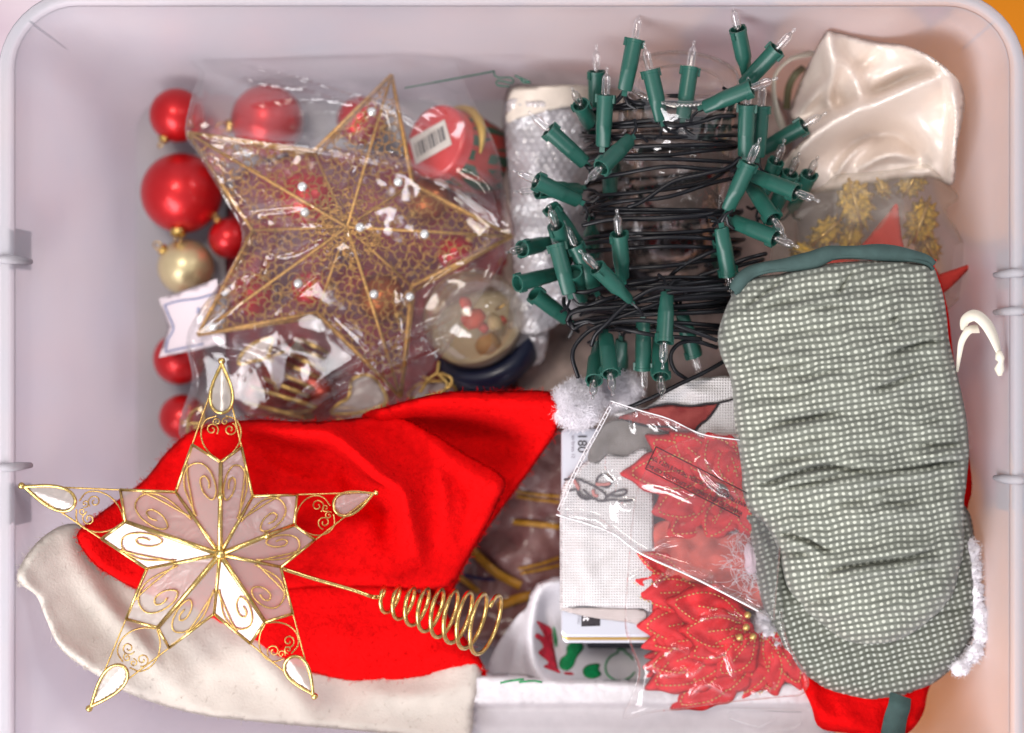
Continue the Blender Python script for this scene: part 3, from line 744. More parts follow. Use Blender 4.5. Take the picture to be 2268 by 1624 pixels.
# ================================================================== bagged wire star
WS = thing("wire_star", "gold wire filigree star with glass beads inside a clear bag", "star ornament", P(775, 505, .07))
C0 = (769, 503); TIPS = [(867, 166), (1134, 524), (888, 880), (438, 742), (416, 294)]
VAL = [(913, 407), (911, 634), (702, 692), (560, 510), (695, 335)]   # valley after each tip
zf_, zt_, zv_, zb_ = .112, .082, .088, .062
og = M['old_gold']
def tubepx(name, pts3, r, m, parent, n=6): 
    b = MB(); b.tube([P(*p) for p in pts3], r, n); return b.build(name, m, parent)
for i in range(5):
    T, Vn, Vp = TIPS[i], VAL[i], VAL[i - 1]
    tubepx("ridge_rod", [(*C0, zf_), ((C0[0] + T[0]) / 2, (C0[1] + T[1]) / 2, (zf_ + zt_) / 2 + .001), (*T, zt_)], .0011, og, WS)
    tubepx("valley_rod", [(*C0, zf_ - .002), (*Vn, zv_)], .0009, og, WS)
    for Vx in (Vn, Vp):
        tubepx("edge_rod", [(*Vx, zv_), (*T, zt_)], .00125, og, WS)
        tubepx("back_rod", [(Vx[0] + 6, Vx[1] + 10, zv_ - .014), (*T, zt_ - .001)], .0011, og, WS)
    tubepx("spacer", [(*Vn, zv_), (Vn[0] + 6, Vn[1] + 10, zv_ - .014)], .001, og, WS)
    b = MB()
    for Vx in (Vn, Vp):
        A = np.array([*C0, zf_ - .003]); B = np.array([*T, zt_ - .001]); Cc = np.array([*Vx, zv_ - .001])
        e = (B - A)[:2]; L = np.hypot(*e); e /= L; nrm = np.array([-e[1], e[0]])
        if nrm @ (Cc - A)[:2] < 0: nrm = -nrm
        Minv = np.linalg.inv(np.column_stack([(B - A)[:2], (Cc - A)[:2]]))
        cell = 22
        for r_ in range(14):
            for c_ in range(-2, 22):
                q0 = A[:2] + e * (c_ * cell + (r_ % 2) * cell / 2 + random.uniform(-4, 4)) + nrm * (7 + r_ * 16 + random.uniform(-3, 3))
                a0 = math.atan2(e[1], e[0]) + random.uniform(-.5, .5); rr = random.uniform(9, 13); sp = random.uniform(3.2, 4.4)
                fl = 1 if random.random() < .8 else -1
                path = []
                for t in np.linspace(0, sp, 11):
                    q = q0 + rr * np.array([math.cos(a0 + fl * t), math.sin(a0 + fl * t)]) * (1 + .25 * t / sp)
                    k = Minv @ (q - A[:2])
                    if k[0] > .005 and k[1] > .005 and k.sum() < .99:
                        z = A[2] + k[0] * (B[2] - A[2]) + k[1] * (Cc[2] - A[2])
                        path.append(P(q[0], q[1], z + .0006 * math.sin(3 * t)))
                if len(path) > 4: b.tube(path, .00038, 4)
    for k in range(26):   # denser tangle near the middle
        a = math.atan2(T[1] - C0[1], T[0] - C0[0]) + random.uniform(-.6, .6); rr = random.uniform(12, 95)
        c = (C0[0] + rr * math.cos(a), C0[1] + rr * math.sin(a)); z = zf_ - rr * .00008
        a0 = random.uniform(0, 6.3); r0 = random.uniform(6, 12)
        b.tube([P(c[0] + r0 * math.cos(t), c[1] + r0 * .8 * math.sin(t), z + .0005 * math.sin(3 * t)) for t in np.linspace(a0, a0 + 3.6, 10)], .0005, 4)
    b.build("filigree", og, WS)
crys = mat("crystal_bead", (.80, .82, .80), .08, spec=.9, metal=.5, coat=1)
for (x, y) in Z2([(1197, 1012), (1270, 308), (820, 1355), (1282, 1420), (1590, 1055), (1430, 735), (845, 765), (1500, 1435), (300, 1615), (860, 920)]):
    b = MB(); b.ball(P(x, y, .112 - .00007 * math.hypot(x - C0[0], y - C0[1]) + .002), .0030, 14); b.build("bead", crys, WS)

bagc = rbf([(769, 503, .1195), (867, 166, .095), (1134, 520, .098), (888, 885, .101), (436, 745, .095), (414, 292, .096), (913, 405, .098), (911, 634, .106), (702, 692, .112), (556, 510, .1), (695, 335, .1), (420, 112, .062), (850, 72, .062), (1000, 130, .07), (400, 940, .090), (640, 935, .094), (560, 810, .100), (500, 700, .101), (760, 820, .106)])
wr = [Ridge([(541, 140), (700, 180), (849, 232), (951, 292)], 4.6, .0085, w2=11), Ridge([(472, 299), (690, 326), (835, 355), (988, 405), (1125, 495)], 4.5, .0085, w2=12),
      Ridge([(485, 125), (520, 150), (570, 180), (720, 200)], 4.5, .005), Ridge([(530, 468), (600, 462), (690, 452)], 7.5, .005), Ridge([(595, 484), (640, 492), (700, 495)], 5.2, .004),
      Ridge([(570, 562), (640, 560), (704, 533)], 5.2, .005), Ridge([(497, 646), (530, 615), (577, 602)], 5.2, .005), Ridge([(613, 690), (690, 620), (766, 562)], 4.5, .004), 
      Ridge([(642, 902), (800, 800), (1028, 687)], 4.5, .0055), Ridge([(690, 905), (820, 835), (1000, 750)], 4.5, .005), Ridge([(440, 160), (425, 230), (412, 292)], 5.2, .005),
      Ridge([(414, 292), (470, 400), (545, 515)], 6.8, .003), Ridge([(545, 520), (500, 610), (440, 700)], 7.5, .004), Ridge([(420, 760), (440, 850), (410, 930)], 6.8, .004), Ridge([(480, 780), (560, 800), (590, 850), (600, 900)], 4.5, .004), Ridge([(980, 390), (1040, 440), (1110, 500)], 6.8, .005), Ridge([(930, 215), (960, 225), (990, 245)], 4.5, .004), Ridge([(560, 230), (700, 215), (830, 240)], 6.0, .003), Ridge([(440, 350), (560, 330), (700, 300)], 6.0, .003)]
rw = random.Random(5)
for (ox, oy), a0, a1 in (((414, 292), 5, 75), ((1134, 520), 120, 235), ((440, 745), -60, 20), ((880, 890), 190, 300), ((860, 170), 60, 200)):
    for _ in range(5):
        a = math.radians(rw.uniform(a0, a1)); l0, l1 = rw.uniform(20, 60), rw.uniform(150, 300); bend = rw.uniform(-25, 25)
        p0, p1 = (ox + l0 * math.cos(a), oy + l0 * math.sin(a)), (ox + l1 * math.cos(a), oy + l1 * math.sin(a))
        wr.append(Ridge([p0, ((p0[0] + p1[0]) / 2 - bend * math.sin(a), (p0[1] + p1[1]) / 2 + bend * math.cos(a)), p1], rw.uniform(5, 8), rw.uniform(.0012, .0028)))
def bagz(X, d):
    z = bagc(X) + .0022 * vnoise(X, 90, 1) + .0012 * vnoise(X, 40, 2)
    for r_ in wr: z = z + r_(X)
    return z
BG = sheet("clear_bag", [(418, 112), (640, 86), (850, 68), (985, 95), (1040, 210), (1100, 330), (1122, 440), (1142, 520), (1110, 590), (1050, 680), (1000, 760), (950, 830), (905, 890), (800, 925), (690, 938), (560, 925), (470, 950), (405, 975), (398, 930), (425, 840), (412, 752), (440, 690), (505, 600), (536, 520), (490, 430), (440, 345), (410, 295), (424, 215), (440, 160)], bagz, M['bag'], None, step=6.5, thick=lambda X, d: .012 + .040 * np.clip(d / 60, 0, 1))
setprops(BG.o, "crinkled clear cellophane bag around the gold wire star", "bag")
k = MB(); k.tube(on(BG, cr([(418, 112), (640, 86), (850, 68), (985, 95)], 8), .0002), .0005, 6); k.build("mouth_edge", M['rim'], BG.o)

# ---- gold cage ornament and shell leaf under the bag's lower part
VX = lambda p: zz((508, 707.6), .176, p)
CG = thing("cage_ornament", "red and gold barred lantern ornament with silver peak under the bag", "ornament", P(670, 850, .02))
cz = .062
body = sheet("lantern_body", VX([(500, 430), (840, 250), (1240, 420), (1180, 640), (1320, 940), (900, 1180), (250, 1060), (180, 800)]), lambda X, d: cz - .008 + .003 * vnoise(X, 30, 3), mat("ruby_foil", (.26, .025, .012), .3, metal=.4, var=.5, vscale=70), CG, step=8, thick=.03, edge=22, drop=.012)
for a, b_ in (((770, 440), (1190, 640)), ((640, 530), (1150, 740)), ((520, 620), (1060, 870)), ((430, 740), (1010, 970)), ((270, 850), (1100, 1100)), ((180, 1040), (960, 1240)), ((900, 250), (1240, 420)), ((960, 400), (1200, 500))):
    q = VX([a, ((a[0] + b_[0]) / 2, (a[1] + b_[1]) / 2), b_]); tubepx("bar", [(q[0][0], q[0][1], cz), (q[1][0], q[1][1], cz + .004), (q[2][0], q[2][1], cz)], .0014, M['gold'], CG)
sl = mat("silver_foil", (.72, .70, .70), .12, metal=1., bump=.4, bscale=120)
b = MB(); q = VX([(450, 490), (740, 330), (850, 240), (960, 400), (720, 420), (590, 960), (500, 640), (680, 760)]); zs = [.064, .072, .070, .066, .078, .062, .066, .070]
b.add([P(x, y, z) for (x, y), z in zip(q, zs)] + [P(x, y, z - .006) for (x, y), z in zip(q, zs)], [(0, 4, 1), (1, 4, 2), (2, 4, 3), (0, 6, 4), (6, 7, 4), (6, 5, 7), (8, 9, 12), (9, 10, 12), (10, 11, 12), (8, 12, 14)])
b.build("peak", sl, CG, False)
def shell_leaf(name, label, pts, z, group=None):
    s = sheet(name, pts, lambda X, d: z + .001 * vnoise(X, 20, 1), mat("opaque_capiz", (.60, .50, .47), .3, var=.08, vscale=60), None, step=8, thick=.001)
    setprops(s.o, label, "shell ornament", group)
    k = MB(); k.tube(on(s, cr(pts, 5, True), .0003), .0011, 6, True); k.build("gilt_edge", M['gold'], s.o)
shell_leaf("shell_leaf", "small gilt edged shell leaf left of the barred lantern ornament", VX([(120, 560), (170, 420), (330, 290), (540, 230), (520, 350), (470, 480), (280, 530)]), .066)
shell_leaf("shell_leaf", "pale gilt edged shell panel beside the star's bottom point", VX([(1290, 1180), (1380, 1060), (1500, 980), (1560, 750), (1800, 720), (1980, 990), (1900, 1090), (1600, 1180)]), .064)
shell_leaf("shell_leaf", "tiny gilt edged shell panel beside the blue base of the globe", [(905, 880), (930, 850), (985, 846), (1010, 868), (960, 885)], .06)
gb = MB()
for pts in ([(930, 870), (950, 840), (968, 826), (972, 800)], [(968, 826), (990, 850), (984, 868)], [(935, 835), (950, 840)], [(940, 880), (990, 862), (1000, 840), (975, 826)]): gb.tube([P(x, y, .071) for x, y in cr(pts, 4)], .0011, 6)
setprops(gb.build("gilt_twig", M['gold']), "small gilt wire twig between the globe and the red hat", "twig")
b = MB()
for pts in ([(415, 960), (418, 925), (440, 905), (452, 930), (430, 950)], [(412, 940), (440, 938), (455, 950)]): b.tube([P(x, y, .070) for x, y in cr(pts, 4)], .0011, 6)
setprops(b.build("gilt_loop", M['gold']), "small gilt wire loop above the hat beside the shell star's top", "wire loop")

# ================================================================== santa hat
HT = thing("santa_hat", "red felt Santa hat with cream brim and white pompom, folded over", "hat", P(650, 1250, .05))
brz = rbf([(37, 1284, .168), (60, 1225, .162), (150, 1170, .140), (250, 1270, .120), (500, 1400, .114), (420, 1480, .120), (300, 1545, .128), (771, 1617, .122), (771, 1510, .108), (1040, 1490, .112), (1031, 1640, .124), (102, 1372, .156), (136, 1440, .150), (211, 1494, .140)])
brd = [Ridge([(50, 1270), (80, 1340), (120, 1410), (200, 1480)], 14, .005), Ridge([(150, 1190), (220, 1320), (330, 1440), (420, 1560)], 30, .006), Ridge([(560, 1440), (640, 1530), (700, 1600)], 34, .005), Ridge([(800, 1530), (900, 1545), (1030, 1530)], 26, .004), Ridge([(240, 1300), (320, 1390), (380, 1500)], 16, -.003)]
def brimz(X, d):
    z = brz(X) + .002 * vnoise(X, 110, 2) + .0007 * vnoise(X, 40, 7)
    for r_ in brd: z = z + r_(X)
    return z
BRIM = sheet("brim", [(37, 1284), (62, 1225), (110, 1178), (160, 1160), (215, 1180), (270, 1240), (330, 1285), (420, 1315), (530, 1375), (650, 1445), (705, 1470), (775, 1488), (919, 1483), (1040, 1460), (1066, 1490), (1050, 1562), (1028, 1645), (880, 1628), (771, 1617), (578, 1600), (442, 1583), (306, 1545), (211, 1494), (136, 1440), (102, 1372), (80, 1320)], brimz, M['cream_felt'], HT, step=11, thick=.006, edge=14, drop=.004)
lowz = rbf([(420, 1300, .112), (700, 1350, .112), (1000, 1390, .112), (1070, 1490, .109), (771, 1505, .113), (640, 1465, .116)])
LOW = sheet("lower_cone", [(400, 1270), (600, 1280), (850, 1290), (960, 1330), (1010, 1390), (1052, 1440), (1078, 1492), (1062, 1502), (1045, 1480), (919, 1506), (840, 1510), (771, 1510), (700, 1494), (640, 1470), (520, 1402), (400, 1345), (306, 1305), (330, 1270)], lambda X, d: lowz(X) + .0015 * vnoise(X, 70, 5) + Ridge([(900, 1500), (980, 1450), (1050, 1470)], 25, .005)(X) + Ridge([(700, 1400), (850, 1420), (960, 1400)], 40, .004)(X), M['red_felt'], HT, step=10, thick=.006, edge=16, drop=.006)
tlz = rbf([(860, 920, .116), (1000, 880, .118), (1220, 900, .122), (1180, 1030, .096), (1040, 1230, .088), (980, 1310, .092), (1050, 1000, .082), (900, 1000, .100)])
tr = [Ridge([(850, 912), (930, 893), (1000, 892), (1100, 897), (1222, 905)], 30, .018, taper=False), Ridge([(950, 950), (1050, 965), (1170, 975)], 20, -.006), Ridge([(1200, 985), (1140, 1080), (1060, 1200)], 14, .004)]
TAIL = sheet("tail", [(800, 925), (868, 897), (930, 880), (1000, 867), (1100, 867), (1215, 867), (1244, 905), (1236, 950), (1180, 1035), (1110, 1130), (1040, 1232), (992, 1325), (950, 1310), (960, 1150), (880, 1000)], lambda X, d: tlz(X) + tr[0](X) + tr[1](X) + tr[2](X) + .0012 * vnoise(X, 60, 9), M['red_felt'], HT, step=9, thick=.008, edge=14, drop=.008)
bdz = rbf([(175, 1195, .152), (320, 1065, .124), (420, 960, .112), (540, 935, .118), (820, 925, .124), (960, 975, .126), (1105, 1068, .124), (1000, 1290, .118), (850, 1290, .120), (560, 1305, .122), (260, 1270, .136), (600, 1100, .122), (900, 1200, .126), (1000, 1120, .128)])
bd = [Ridge([(530, 952), (640, 962), (730, 965), (790, 1005), (840, 1052), (888, 1085), (902, 1150), (922, 1225)], 20, .032, w2=30, taper=True), Ridge([(420, 965), (560, 945), (720, 940), (850, 935)], 24, .010), Ridge([(760, 1030), (790, 1090), (850, 1130), (860, 1200)], 24, -.016), Ridge([(960, 985), (1040, 1050), (1100, 1075)], 20, .006, taper=False), Ridge([(470, 1000), (620, 1020), (720, 1060)], 34, -.008), Ridge([(960, 1120), (960, 1200), (930, 1270)], 30, -.005), Ridge([(640, 1285), (800, 1280), (930, 1270)], 20, .004)]
bd += [Ridge([(560, 1000), (640, 1050), (720, 1075)], 16, .006), Ridge([(590, 1185), (700, 1190), (800, 1170)], 26, .006), Ridge([(400, 1110), (450, 1040), (520, 990)], 22, .006), Ridge([(650, 1120), (740, 1110), (800, 1130)], 20, -.006), Ridge([(960, 1010), (985, 1100), (980, 1200)], 18, .006), Ridge([(1010, 1040), (1040, 1110), (1020, 1200)], 14, -.004), Ridge([(560, 970), (600, 985), (660, 1000)], 12, -.005)]
def bodz(X, d):
    z = bdz(X) + .0018 * vnoise(X, 80, 11) + .0006 * vnoise(X, 30, 12)
    for r_ in bd: z = z + r_(X)
    return z
BODY = sheet("cone", [(170, 1188), (205, 1150), (260, 1108), (320, 1062), (370, 1000), (420, 957), (480, 940), (560, 930), (700, 934), (800, 924), (862, 912), (960, 960), (1040, 1010), (1118, 1062), (1096, 1130), (1050, 1215), (1005, 1290), (960, 1306), (850, 1302), (700, 1302), (560, 1318), (420, 1345), (306, 1308), (250, 1278), (204, 1245)], bodz, M['red_felt'], HT, step=8, thick=.010, edge=18, drop=.010)

def fibres(name, seeds, L, n, r, m, parent, curl=1.0, down=.3):
    b = MB()
    for i in range(n):
        c, nr = seeds[random.randrange(len(seeds))]
        d = (Vector(nr) + Vector((random.gauss(0, .6), random.gauss(0, .6), random.gauss(0, .5)))).normalized()
        p = Vector(c); pts = [p.copy()]; l = L * random.uniform(.5, 1.2) / 5
        e = d.orthogonal().normalized(); e.rotate(Matrix.Rotation(random.uniform(0, 6.28), 3, d))
        for k in range(5):
            d = (d + e * curl * .45 + Vector((random.gauss(0, .25), random.gauss(0, .25), random.gauss(0, .2)))).normalized()
            e.rotate(Matrix.Rotation(.6, 3, d)); p = p + d * l; pts.append(p.copy())
        b.tube(pts, r, 3, cap=False)
    o = b.build(name, m, parent); o["kind"] = "stuff"; return o
def lumpy(c, R, n=28, amp=.14, seed=0, sq=(1, 1, 1)):
    b = MB(); b.ball(c, R, n, 0, sq)
    out = []; rr = random.Random(seed)
    ks = [(Vector((rr.gauss(0, 1), rr.gauss(0, 1), rr.gauss(0, 1))).normalized(), rr.uniform(4, 9), rr.uniform(0, 6)) for _ in range(9)]
    for v in b.v:
        d = Vector(v) - Vector(c); u = d.normalized()
        f = 1 + amp / 3 * sum(math.sin(k[1] * u.dot(k[0]) + k[2]) for k in ks)
        out.append(tuple(Vector(c) + d * f))
    b.v = out; return b
PC = P(1278, 897, .130)
b = lumpy(PC, .0140, 32, .07, 3, (1, .95, .9)); pom = b.build("pompom", M['fluff'], HT)
seeds = [(v, (Vector(v) - PC).normalized()) for v in b.v if v[2] > PC.z - .008]
PC2 = P(1375, 868, .108)
b2 = lumpy(PC2, .0115, 28, .09, 5, (1, 1.1, .8)); pom2 = b2.build("pompom_tuft", M['fluff'], HT)
seeds2 = [(v, (Vector(v) - PC2).normalized()) for v in b2.v if v[2] > PC2.z - .004]
fibres("pompom_fibres", seeds, .0046, 6500, .00009, M['fluff'], pom, 3.6)
fibres("pompom_fibres", seeds2, .0050, 3200, .00009, M['fluff'], pom2, 3.6)

def nap(name, surf, n, L, r, m, parent):
    """loose surface fibres of a felt or fleece cloth"""
    lo, hi = surf.b.min(0), surf.b.max(0); X = RNG.uniform(lo, hi, (n * 3, 2)); X = X[inside(X, surf.b)][:n * 2 // 3]
    k = surf.b[RNG.integers(0, len(surf.b), n // 3)] + RNG.normal(0, 1.5, (n // 3, 2))
    X = np.vstack([X, k]); W_ = Pn(X, surf.z(X) - .0002)
    return fibres(name, [(Vector(p), (random.gauss(0, .5), random.gauss(0, .5), .45)) for p in W_], L, n, r, m, parent, 1.6)
nap("felt_nap", BODY, 3200, .0034, .00011, M['red_felt'], BODY.o)
nap("felt_nap", TAIL, 1200, .0034, .00011, M['red_felt'], TAIL.o)
nap("felt_nap", LOW, 1300, .0034, .00011, M['red_felt'], LOW.o)
nap("fleece_nap", BRIM, 1000, .0030, .00010, M['cream_felt'], BRIM.o)

# ================================================================== shell star tree topper
ST = thing("shell_star_topper", "gold framed shell star tree topper with coil spring lying on the Santa hat", "tree topper", P(487, 1228, .13))
SCn = np.array([487, 1228, .184])
SCb = np.array([491, 1234, .140])
STIP = [(491, 799, .168), (834, 1090, .146), (697, 1543, .162), (197, 1570, .164), (47, 1076, .168)]
SVAL = [(560, 1099, .170), (622, 1256, .170), (474, 1360, .170), (325, 1260, .1722), (389, 1090, .170)]
def P3(a): return P(a[0], a[1], a[2])
def twist(b, path, r=.00052, pitch=.0022, m=0):
    p = cr([tuple(q) for q in path], step=.00075)
    if len(p) < 4: return
    t = np.gradient(p, axis=0); t /= np.linalg.norm(t, axis=1)[:, None] + 1e-12
    u = np.cross(t, (0, 0, 1.)); u /= np.linalg.norm(u, axis=1)[:, None] + 1e-9
    w = np.cross(t, u); ph = np.arange(len(p)) * .00075 / pitch * 2 * np.pi
    for s in (0, np.pi):
        b.tube(p + r * .62 * (np.cos(ph + s)[:, None] * u + np.sin(ph + s)[:, None] * w), r * .62, 5, m=m)
def spiral(c, r, turns, a0, sgn, n=30):
    return [(c[0] + r * (1 - .78 * i / n) * math.cos(a0 + sgn * turns * 6.283 * i / n), c[1] + r * (1 - .78 * i / n) * math.sin(a0 + sgn * turns * 6.283 * i / n)) for i in range(n + 1)]
for i in range(5):
    T = np.array(STIP[i]); Vs = [np.array(SVAL[i - 1]), np.array(SVAL[i])]
    Rg = SCn + (T - SCn) * .475
    b = MB(); b.tube([P3(SCn), P3(SCn + (Rg - SCn) * .5), P3(Rg)], [.0016, .0014, .0012], 8); b.build("ridge_rod", M['brass'], ST)
    b = MB(); b.tube([P3(SCn), P3(Vs[1])], [.0012, .0009], 6); b.build("valley_rod", M['brass'], ST)
    b = MB(); b.tube([P3(SCb), P3(Vs[1])], .0009, 6); b.tube([P3(SCb), P3(SCb + (T - SCb) * .475)], .0009, 6); b.build("back_rod", M['brass'], ST)
    for sd, Vx in enumerate(Vs):
        Sh = Vx + (T - Vx) * .36
        # front panel, slightly inset
        def pl(u, v): 
            a = SCn + u * (Rg - SCn); e = Vx + u * (Sh - Vx); return a + v * (e - a)
        nn = 6; vv = []; ff = []
        for q in range(nn + 1):
            for w_ in range(nn + 1): 
                p = pl(.035 + .95 * q / nn, .03 + .94 * w_ / nn); vv.append(P(p[0], p[1], p[2] - .0003))
        for q in range(nn + 1):
            for w_ in range(nn + 1): 
                p = pl(.035 + .95 * q / nn, .03 + .94 * w_ / nn); vv.append(P(p[0], p[1], p[2] - .0010))
        k1 = nn + 1; off = k1 * k1
        for q in range(nn):
            for w_ in range(nn):
                f = (q * k1 + w_, q * k1 + w_ + 1, (q + 1) * k1 + w_ + 1, (q + 1) * k1 + w_)
                ff.append(f); ff.append(tuple(x + off for x in f[::-1]))
        link("shell_panel", mesh("shell_panel", vv, ff), M['capiz'], ST, False)
        # rods
        b = MB(); b.tube([P3(Vx), P3(Sh)], .00085, 6); b.tube([P3(Sh), P3(Rg)], .00085, 6); b.build("edge_rod", M['brass'], ST)
        # side wires to the tip
        b = MB(); Q = T + (Sh - T) * .04
        twist(b, [P3(Sh), P3(Sh + (Q - Sh) * .5 + np.array([0, 0, .001])), P3(Q)])
        lo = np.array([0, 0, -.006]); twist(b, [P3(Sh + lo), P3(Sh + (Q - Sh) * .5 + lo * .8), P3(Q + lo * .3)])
        b.build("side_wire", M['gold'], ST)
        # scroll on the panel
        b = MB()
        cv = cr([(.06, .55), (.22, .86), (.45, .95), (.68, .86), (.82, .60), (.80, .30), (.66, .13), (.50, .22), (.47, .46), (.58, .58), (.69, .48), (.67, .34), (.59, .33)], n=60)
        twist(b, [P3(pl(u, v) + np.array([0, 0, .0006])) for u, v in cv])
        twist(b, [P3(pl(u, v) + np.array([0, 0, .0006])) for u, v in cr([(.04, .60), (.2, .70), (.45, .88), (.62, .97)], n=12)])
        b.build("scroll_wire", M['gold'], ST)
        # open-work scrolls between panel and teardrop
        b = MB(); a = T[:2] - SCn[:2]; a = a / np.linalg.norm(a); pn = (Sh - Rg)[:2]; pn = pn - a * (pn @ a); pn = pn / np.linalg.norm(pn)
        def zl(q):
            t_ = ((np.array(q) - SCn[:2]) @ a) / np.linalg.norm(T[:2] - SCn[:2]); s_ = abs((np.array(q) - SCn[:2]) @ pn)
            return SCn[2] + t_ * (T[2] - SCn[2]) - s_ * .00016
        L = np.linalg.norm(T[:2] - SCn[:2])
        def at(t_, s_): q = SCn[:2] + a * t_ * L + pn * s_; return (q[0], q[1], zl(q))
        twist(b, [P3(at(*q)) for q in ((.485, 2), (.52, 24), (.575, 40), (.64, 44), (.695, 33), (.715, 10))])
        cc = at(.645, 20); sp = spiral(cc, 15, 1.35, random.uniform(0, 6), 1 if sd else -1)
        twist(b, [P(q[0], q[1], zl(q)) for q in sp], .00046)
        cc = at(.685, 9); sp = spiral(cc, 9, 1.2, random.uniform(0, 6), -1 if sd else 1, 20)
        twist(b, [P(q[0], q[1], zl(q)) for q in sp], .00044)
        b.build("tracery", M['gold'], ST)
    # teardrop shell
    a = T[:2] - SCn[:2]; L = np.linalg.norm(a); a = a / L; pn = np.array([-a[1], a[0]])
    out = []
    for t_ in np.linspace(0, 1, 40, endpoint=False):
        th = t_ * 2 * math.pi; y = math.cos(th); x = math.sin(th) * math.sin(th / 2) ** 1.3
        s_ = 35 * x * 1.0; ln = .858 + .128 * y
        q = SCn[:2] + a * ln * L + pn * s_
        out.append((q[0], q[1]))
    z0 = lambda X: SCn[2] + ((X - SCn[:2]) @ a) / L * (T[2] - SCn[2]) + .0006
    drop = sheet("teardrop_shell", out, lambda X, d: z0(X) - np.abs((X - SCn[:2]) @ pn) * .00006, M['capiz'], ST, step=6, thick=.0006, smooth=True)
    b = MB(); b.tube(on(drop, out, .0002), .0010, 6, True); b.build("teardrop_rim", M['brass'], ST)
    b = MB(); tp = P3(T + np.array([0, 0, .0005])); b.lathe([(-.0022, .0004), (-.0015, .0016), (0, .0021), (.0012, .0016), (.0017, .0002)], tp, (a[0], -a[1], 0), 10); b.build("tip_bead", M['brass'], ST)
b = MB(); b.ball(P3(SCn + np.array([0, 0, .0005])), .0028, 12, 0, (1, 1, .6)); b.build("centre_bead", M['brass'], ST)
for q in (0, 1):
    T = np.array(STIP[q]); p = SCn + (T - SCn) * .30; b = MB(); b.ball(P3(p + np.array([0, 0, .0008])), .0022, 10, 0, (1, 1, .7)); b.build("solder_dot", M['brass'], ST)
# coil spring
b = MB(); pts = [P(622, 1258, .156), P(700, 1283, .150), P(780, 1306, .146), P(825, 1322, .143)]
b.tube(cr(pts, n=14), .0013, 8); b.build("stem", M['brass'], ST)
A = np.array([838, 1322., .1385]); B = np.array([1092, 1388., .160]); nt_ = 8.4
axv = np.array(P3(B)) - np.array(P3(A)); La = np.linalg.norm(axv); axv /= La
e1 = np.array([.40, .88, .25]); e1 -= axv * (e1 @ axv); e1 /= np.linalg.norm(e1); e2 = np.cross(axv, e1)
path = [tuple(pts[-1])]
for s in np.linspace(0, 1, int(nt_ * 26)):
    rr = .0055 + (.0180 - .0055) * s ** .7; th = s * nt_ * 2 * math.pi - 1.9
    path.append(tuple(np.array(P3(A)) + axv * La * s + rr * (math.cos(th) * e1 + math.sin(th) * e2)))
b = MB(); b.tube(path, .0013, 8); b.build("coil_spring", M['brass'], ST)

# ================================================================== jar and string lights
JR = thing("glass_jar", "clear glass jar lying on its side inside the string lights", "jar", P(1500, 500, .03))
ja = Vector((-.02, -.80, -.60)).normalized(); j0 = P(1510, 168, .126)
prof = [(.0030, .0001), (.0022, .016), (.0010, .027), (-.0002, .030), (.0006, .0335), (.004, .0358), (.010, .0365), (.05, .0365), (.100, .0365), (.112, .034), (.119, .029), (.124, .0275), (.140, .0275), (.141, .0265), (.141, .0245)]
b = MB(); b.lathe(prof, j0, ja, 64); b.build("jar_body", M['jar'], JR)
b = MB(); jp = []; u = ja.orthogonal().normalized(); w = ja.cross(u)
n = 360
b.tube([j0 + ja * .0015 + (u * math.cos(t) + w * math.sin(t)) * .0338 for t in np.linspace(0, 2 * math.pi, n, endpoint=False)], [.0008 + .0005 * (k % 4 < 2) for k in range(n)], 6, True); b.build("knurled_ring", M['jar_ring'], JR)
b = MB(); b.tube([j0 + ja * .006 + (u * math.cos(t) + w * math.sin(t)) * .0250 for t in np.linspace(0, 2 * math.pi, 80, endpoint=False)], .0009, 6, True); b.build("base_ring", M['jar_ring'], JR)
b = MB(); b.lathe([(.126, .0279), (.127, .0296), (.139, .0296), (.1402, .029), (.1402, .026)], j0, ja, 48); b.build("lid_band", mat("dark_tin_lid", (.05, .045, .05), .3, metal=.8), JR)

SL = thing("string_lights", "green socketed fairy light string with black cable wound around glass jar", "string lights", P(1470, 480, .03))
def z4y(a): return .3352 * a
def z5y(a): return 408.2 + .32 * a
cross = [tuple(z4y(q) for q in c) for c in [(770, 640, 650), (760, 680, 690), (740, 700, 740), (850, 790, 760), (860, 830, 840), (900, 900, 890), (930, 910, 960), (990, 960, 950), (1040, 1020, 960), (1045, 1050, 1090), (1240, 1110, 1130), (1320, 1250, 1060), (1400, 1300, 1100), (1380, 1380, 1410), (1420, 1400, 1430), (1470, 1440, 1400)]]
cross += [tuple(z5y(q) for q in c) for c in [(390, 330, 300), (430, 370, 390), (480, 430, 450), (640, 560, 480), (730, 650, 640), (760, 700, 620), (800, 690, 660), (880, 790, 700), (900, 850, 740), (850, 800, 770), (960, 870, 790), (950, 960, 1000), (1000, 1010, 1060), (940, 900, 850), (870, 900, 860)]]
path = []
CXw = P(1472, 500, .12).x
def ring(px_y, th, rad, zc): 
    z = zc + rad * .86 * math.sin(th); x = CXw + rad * math.cos(th)
    return (x, -(px_y - 812) * S(max(z, .05)), z)
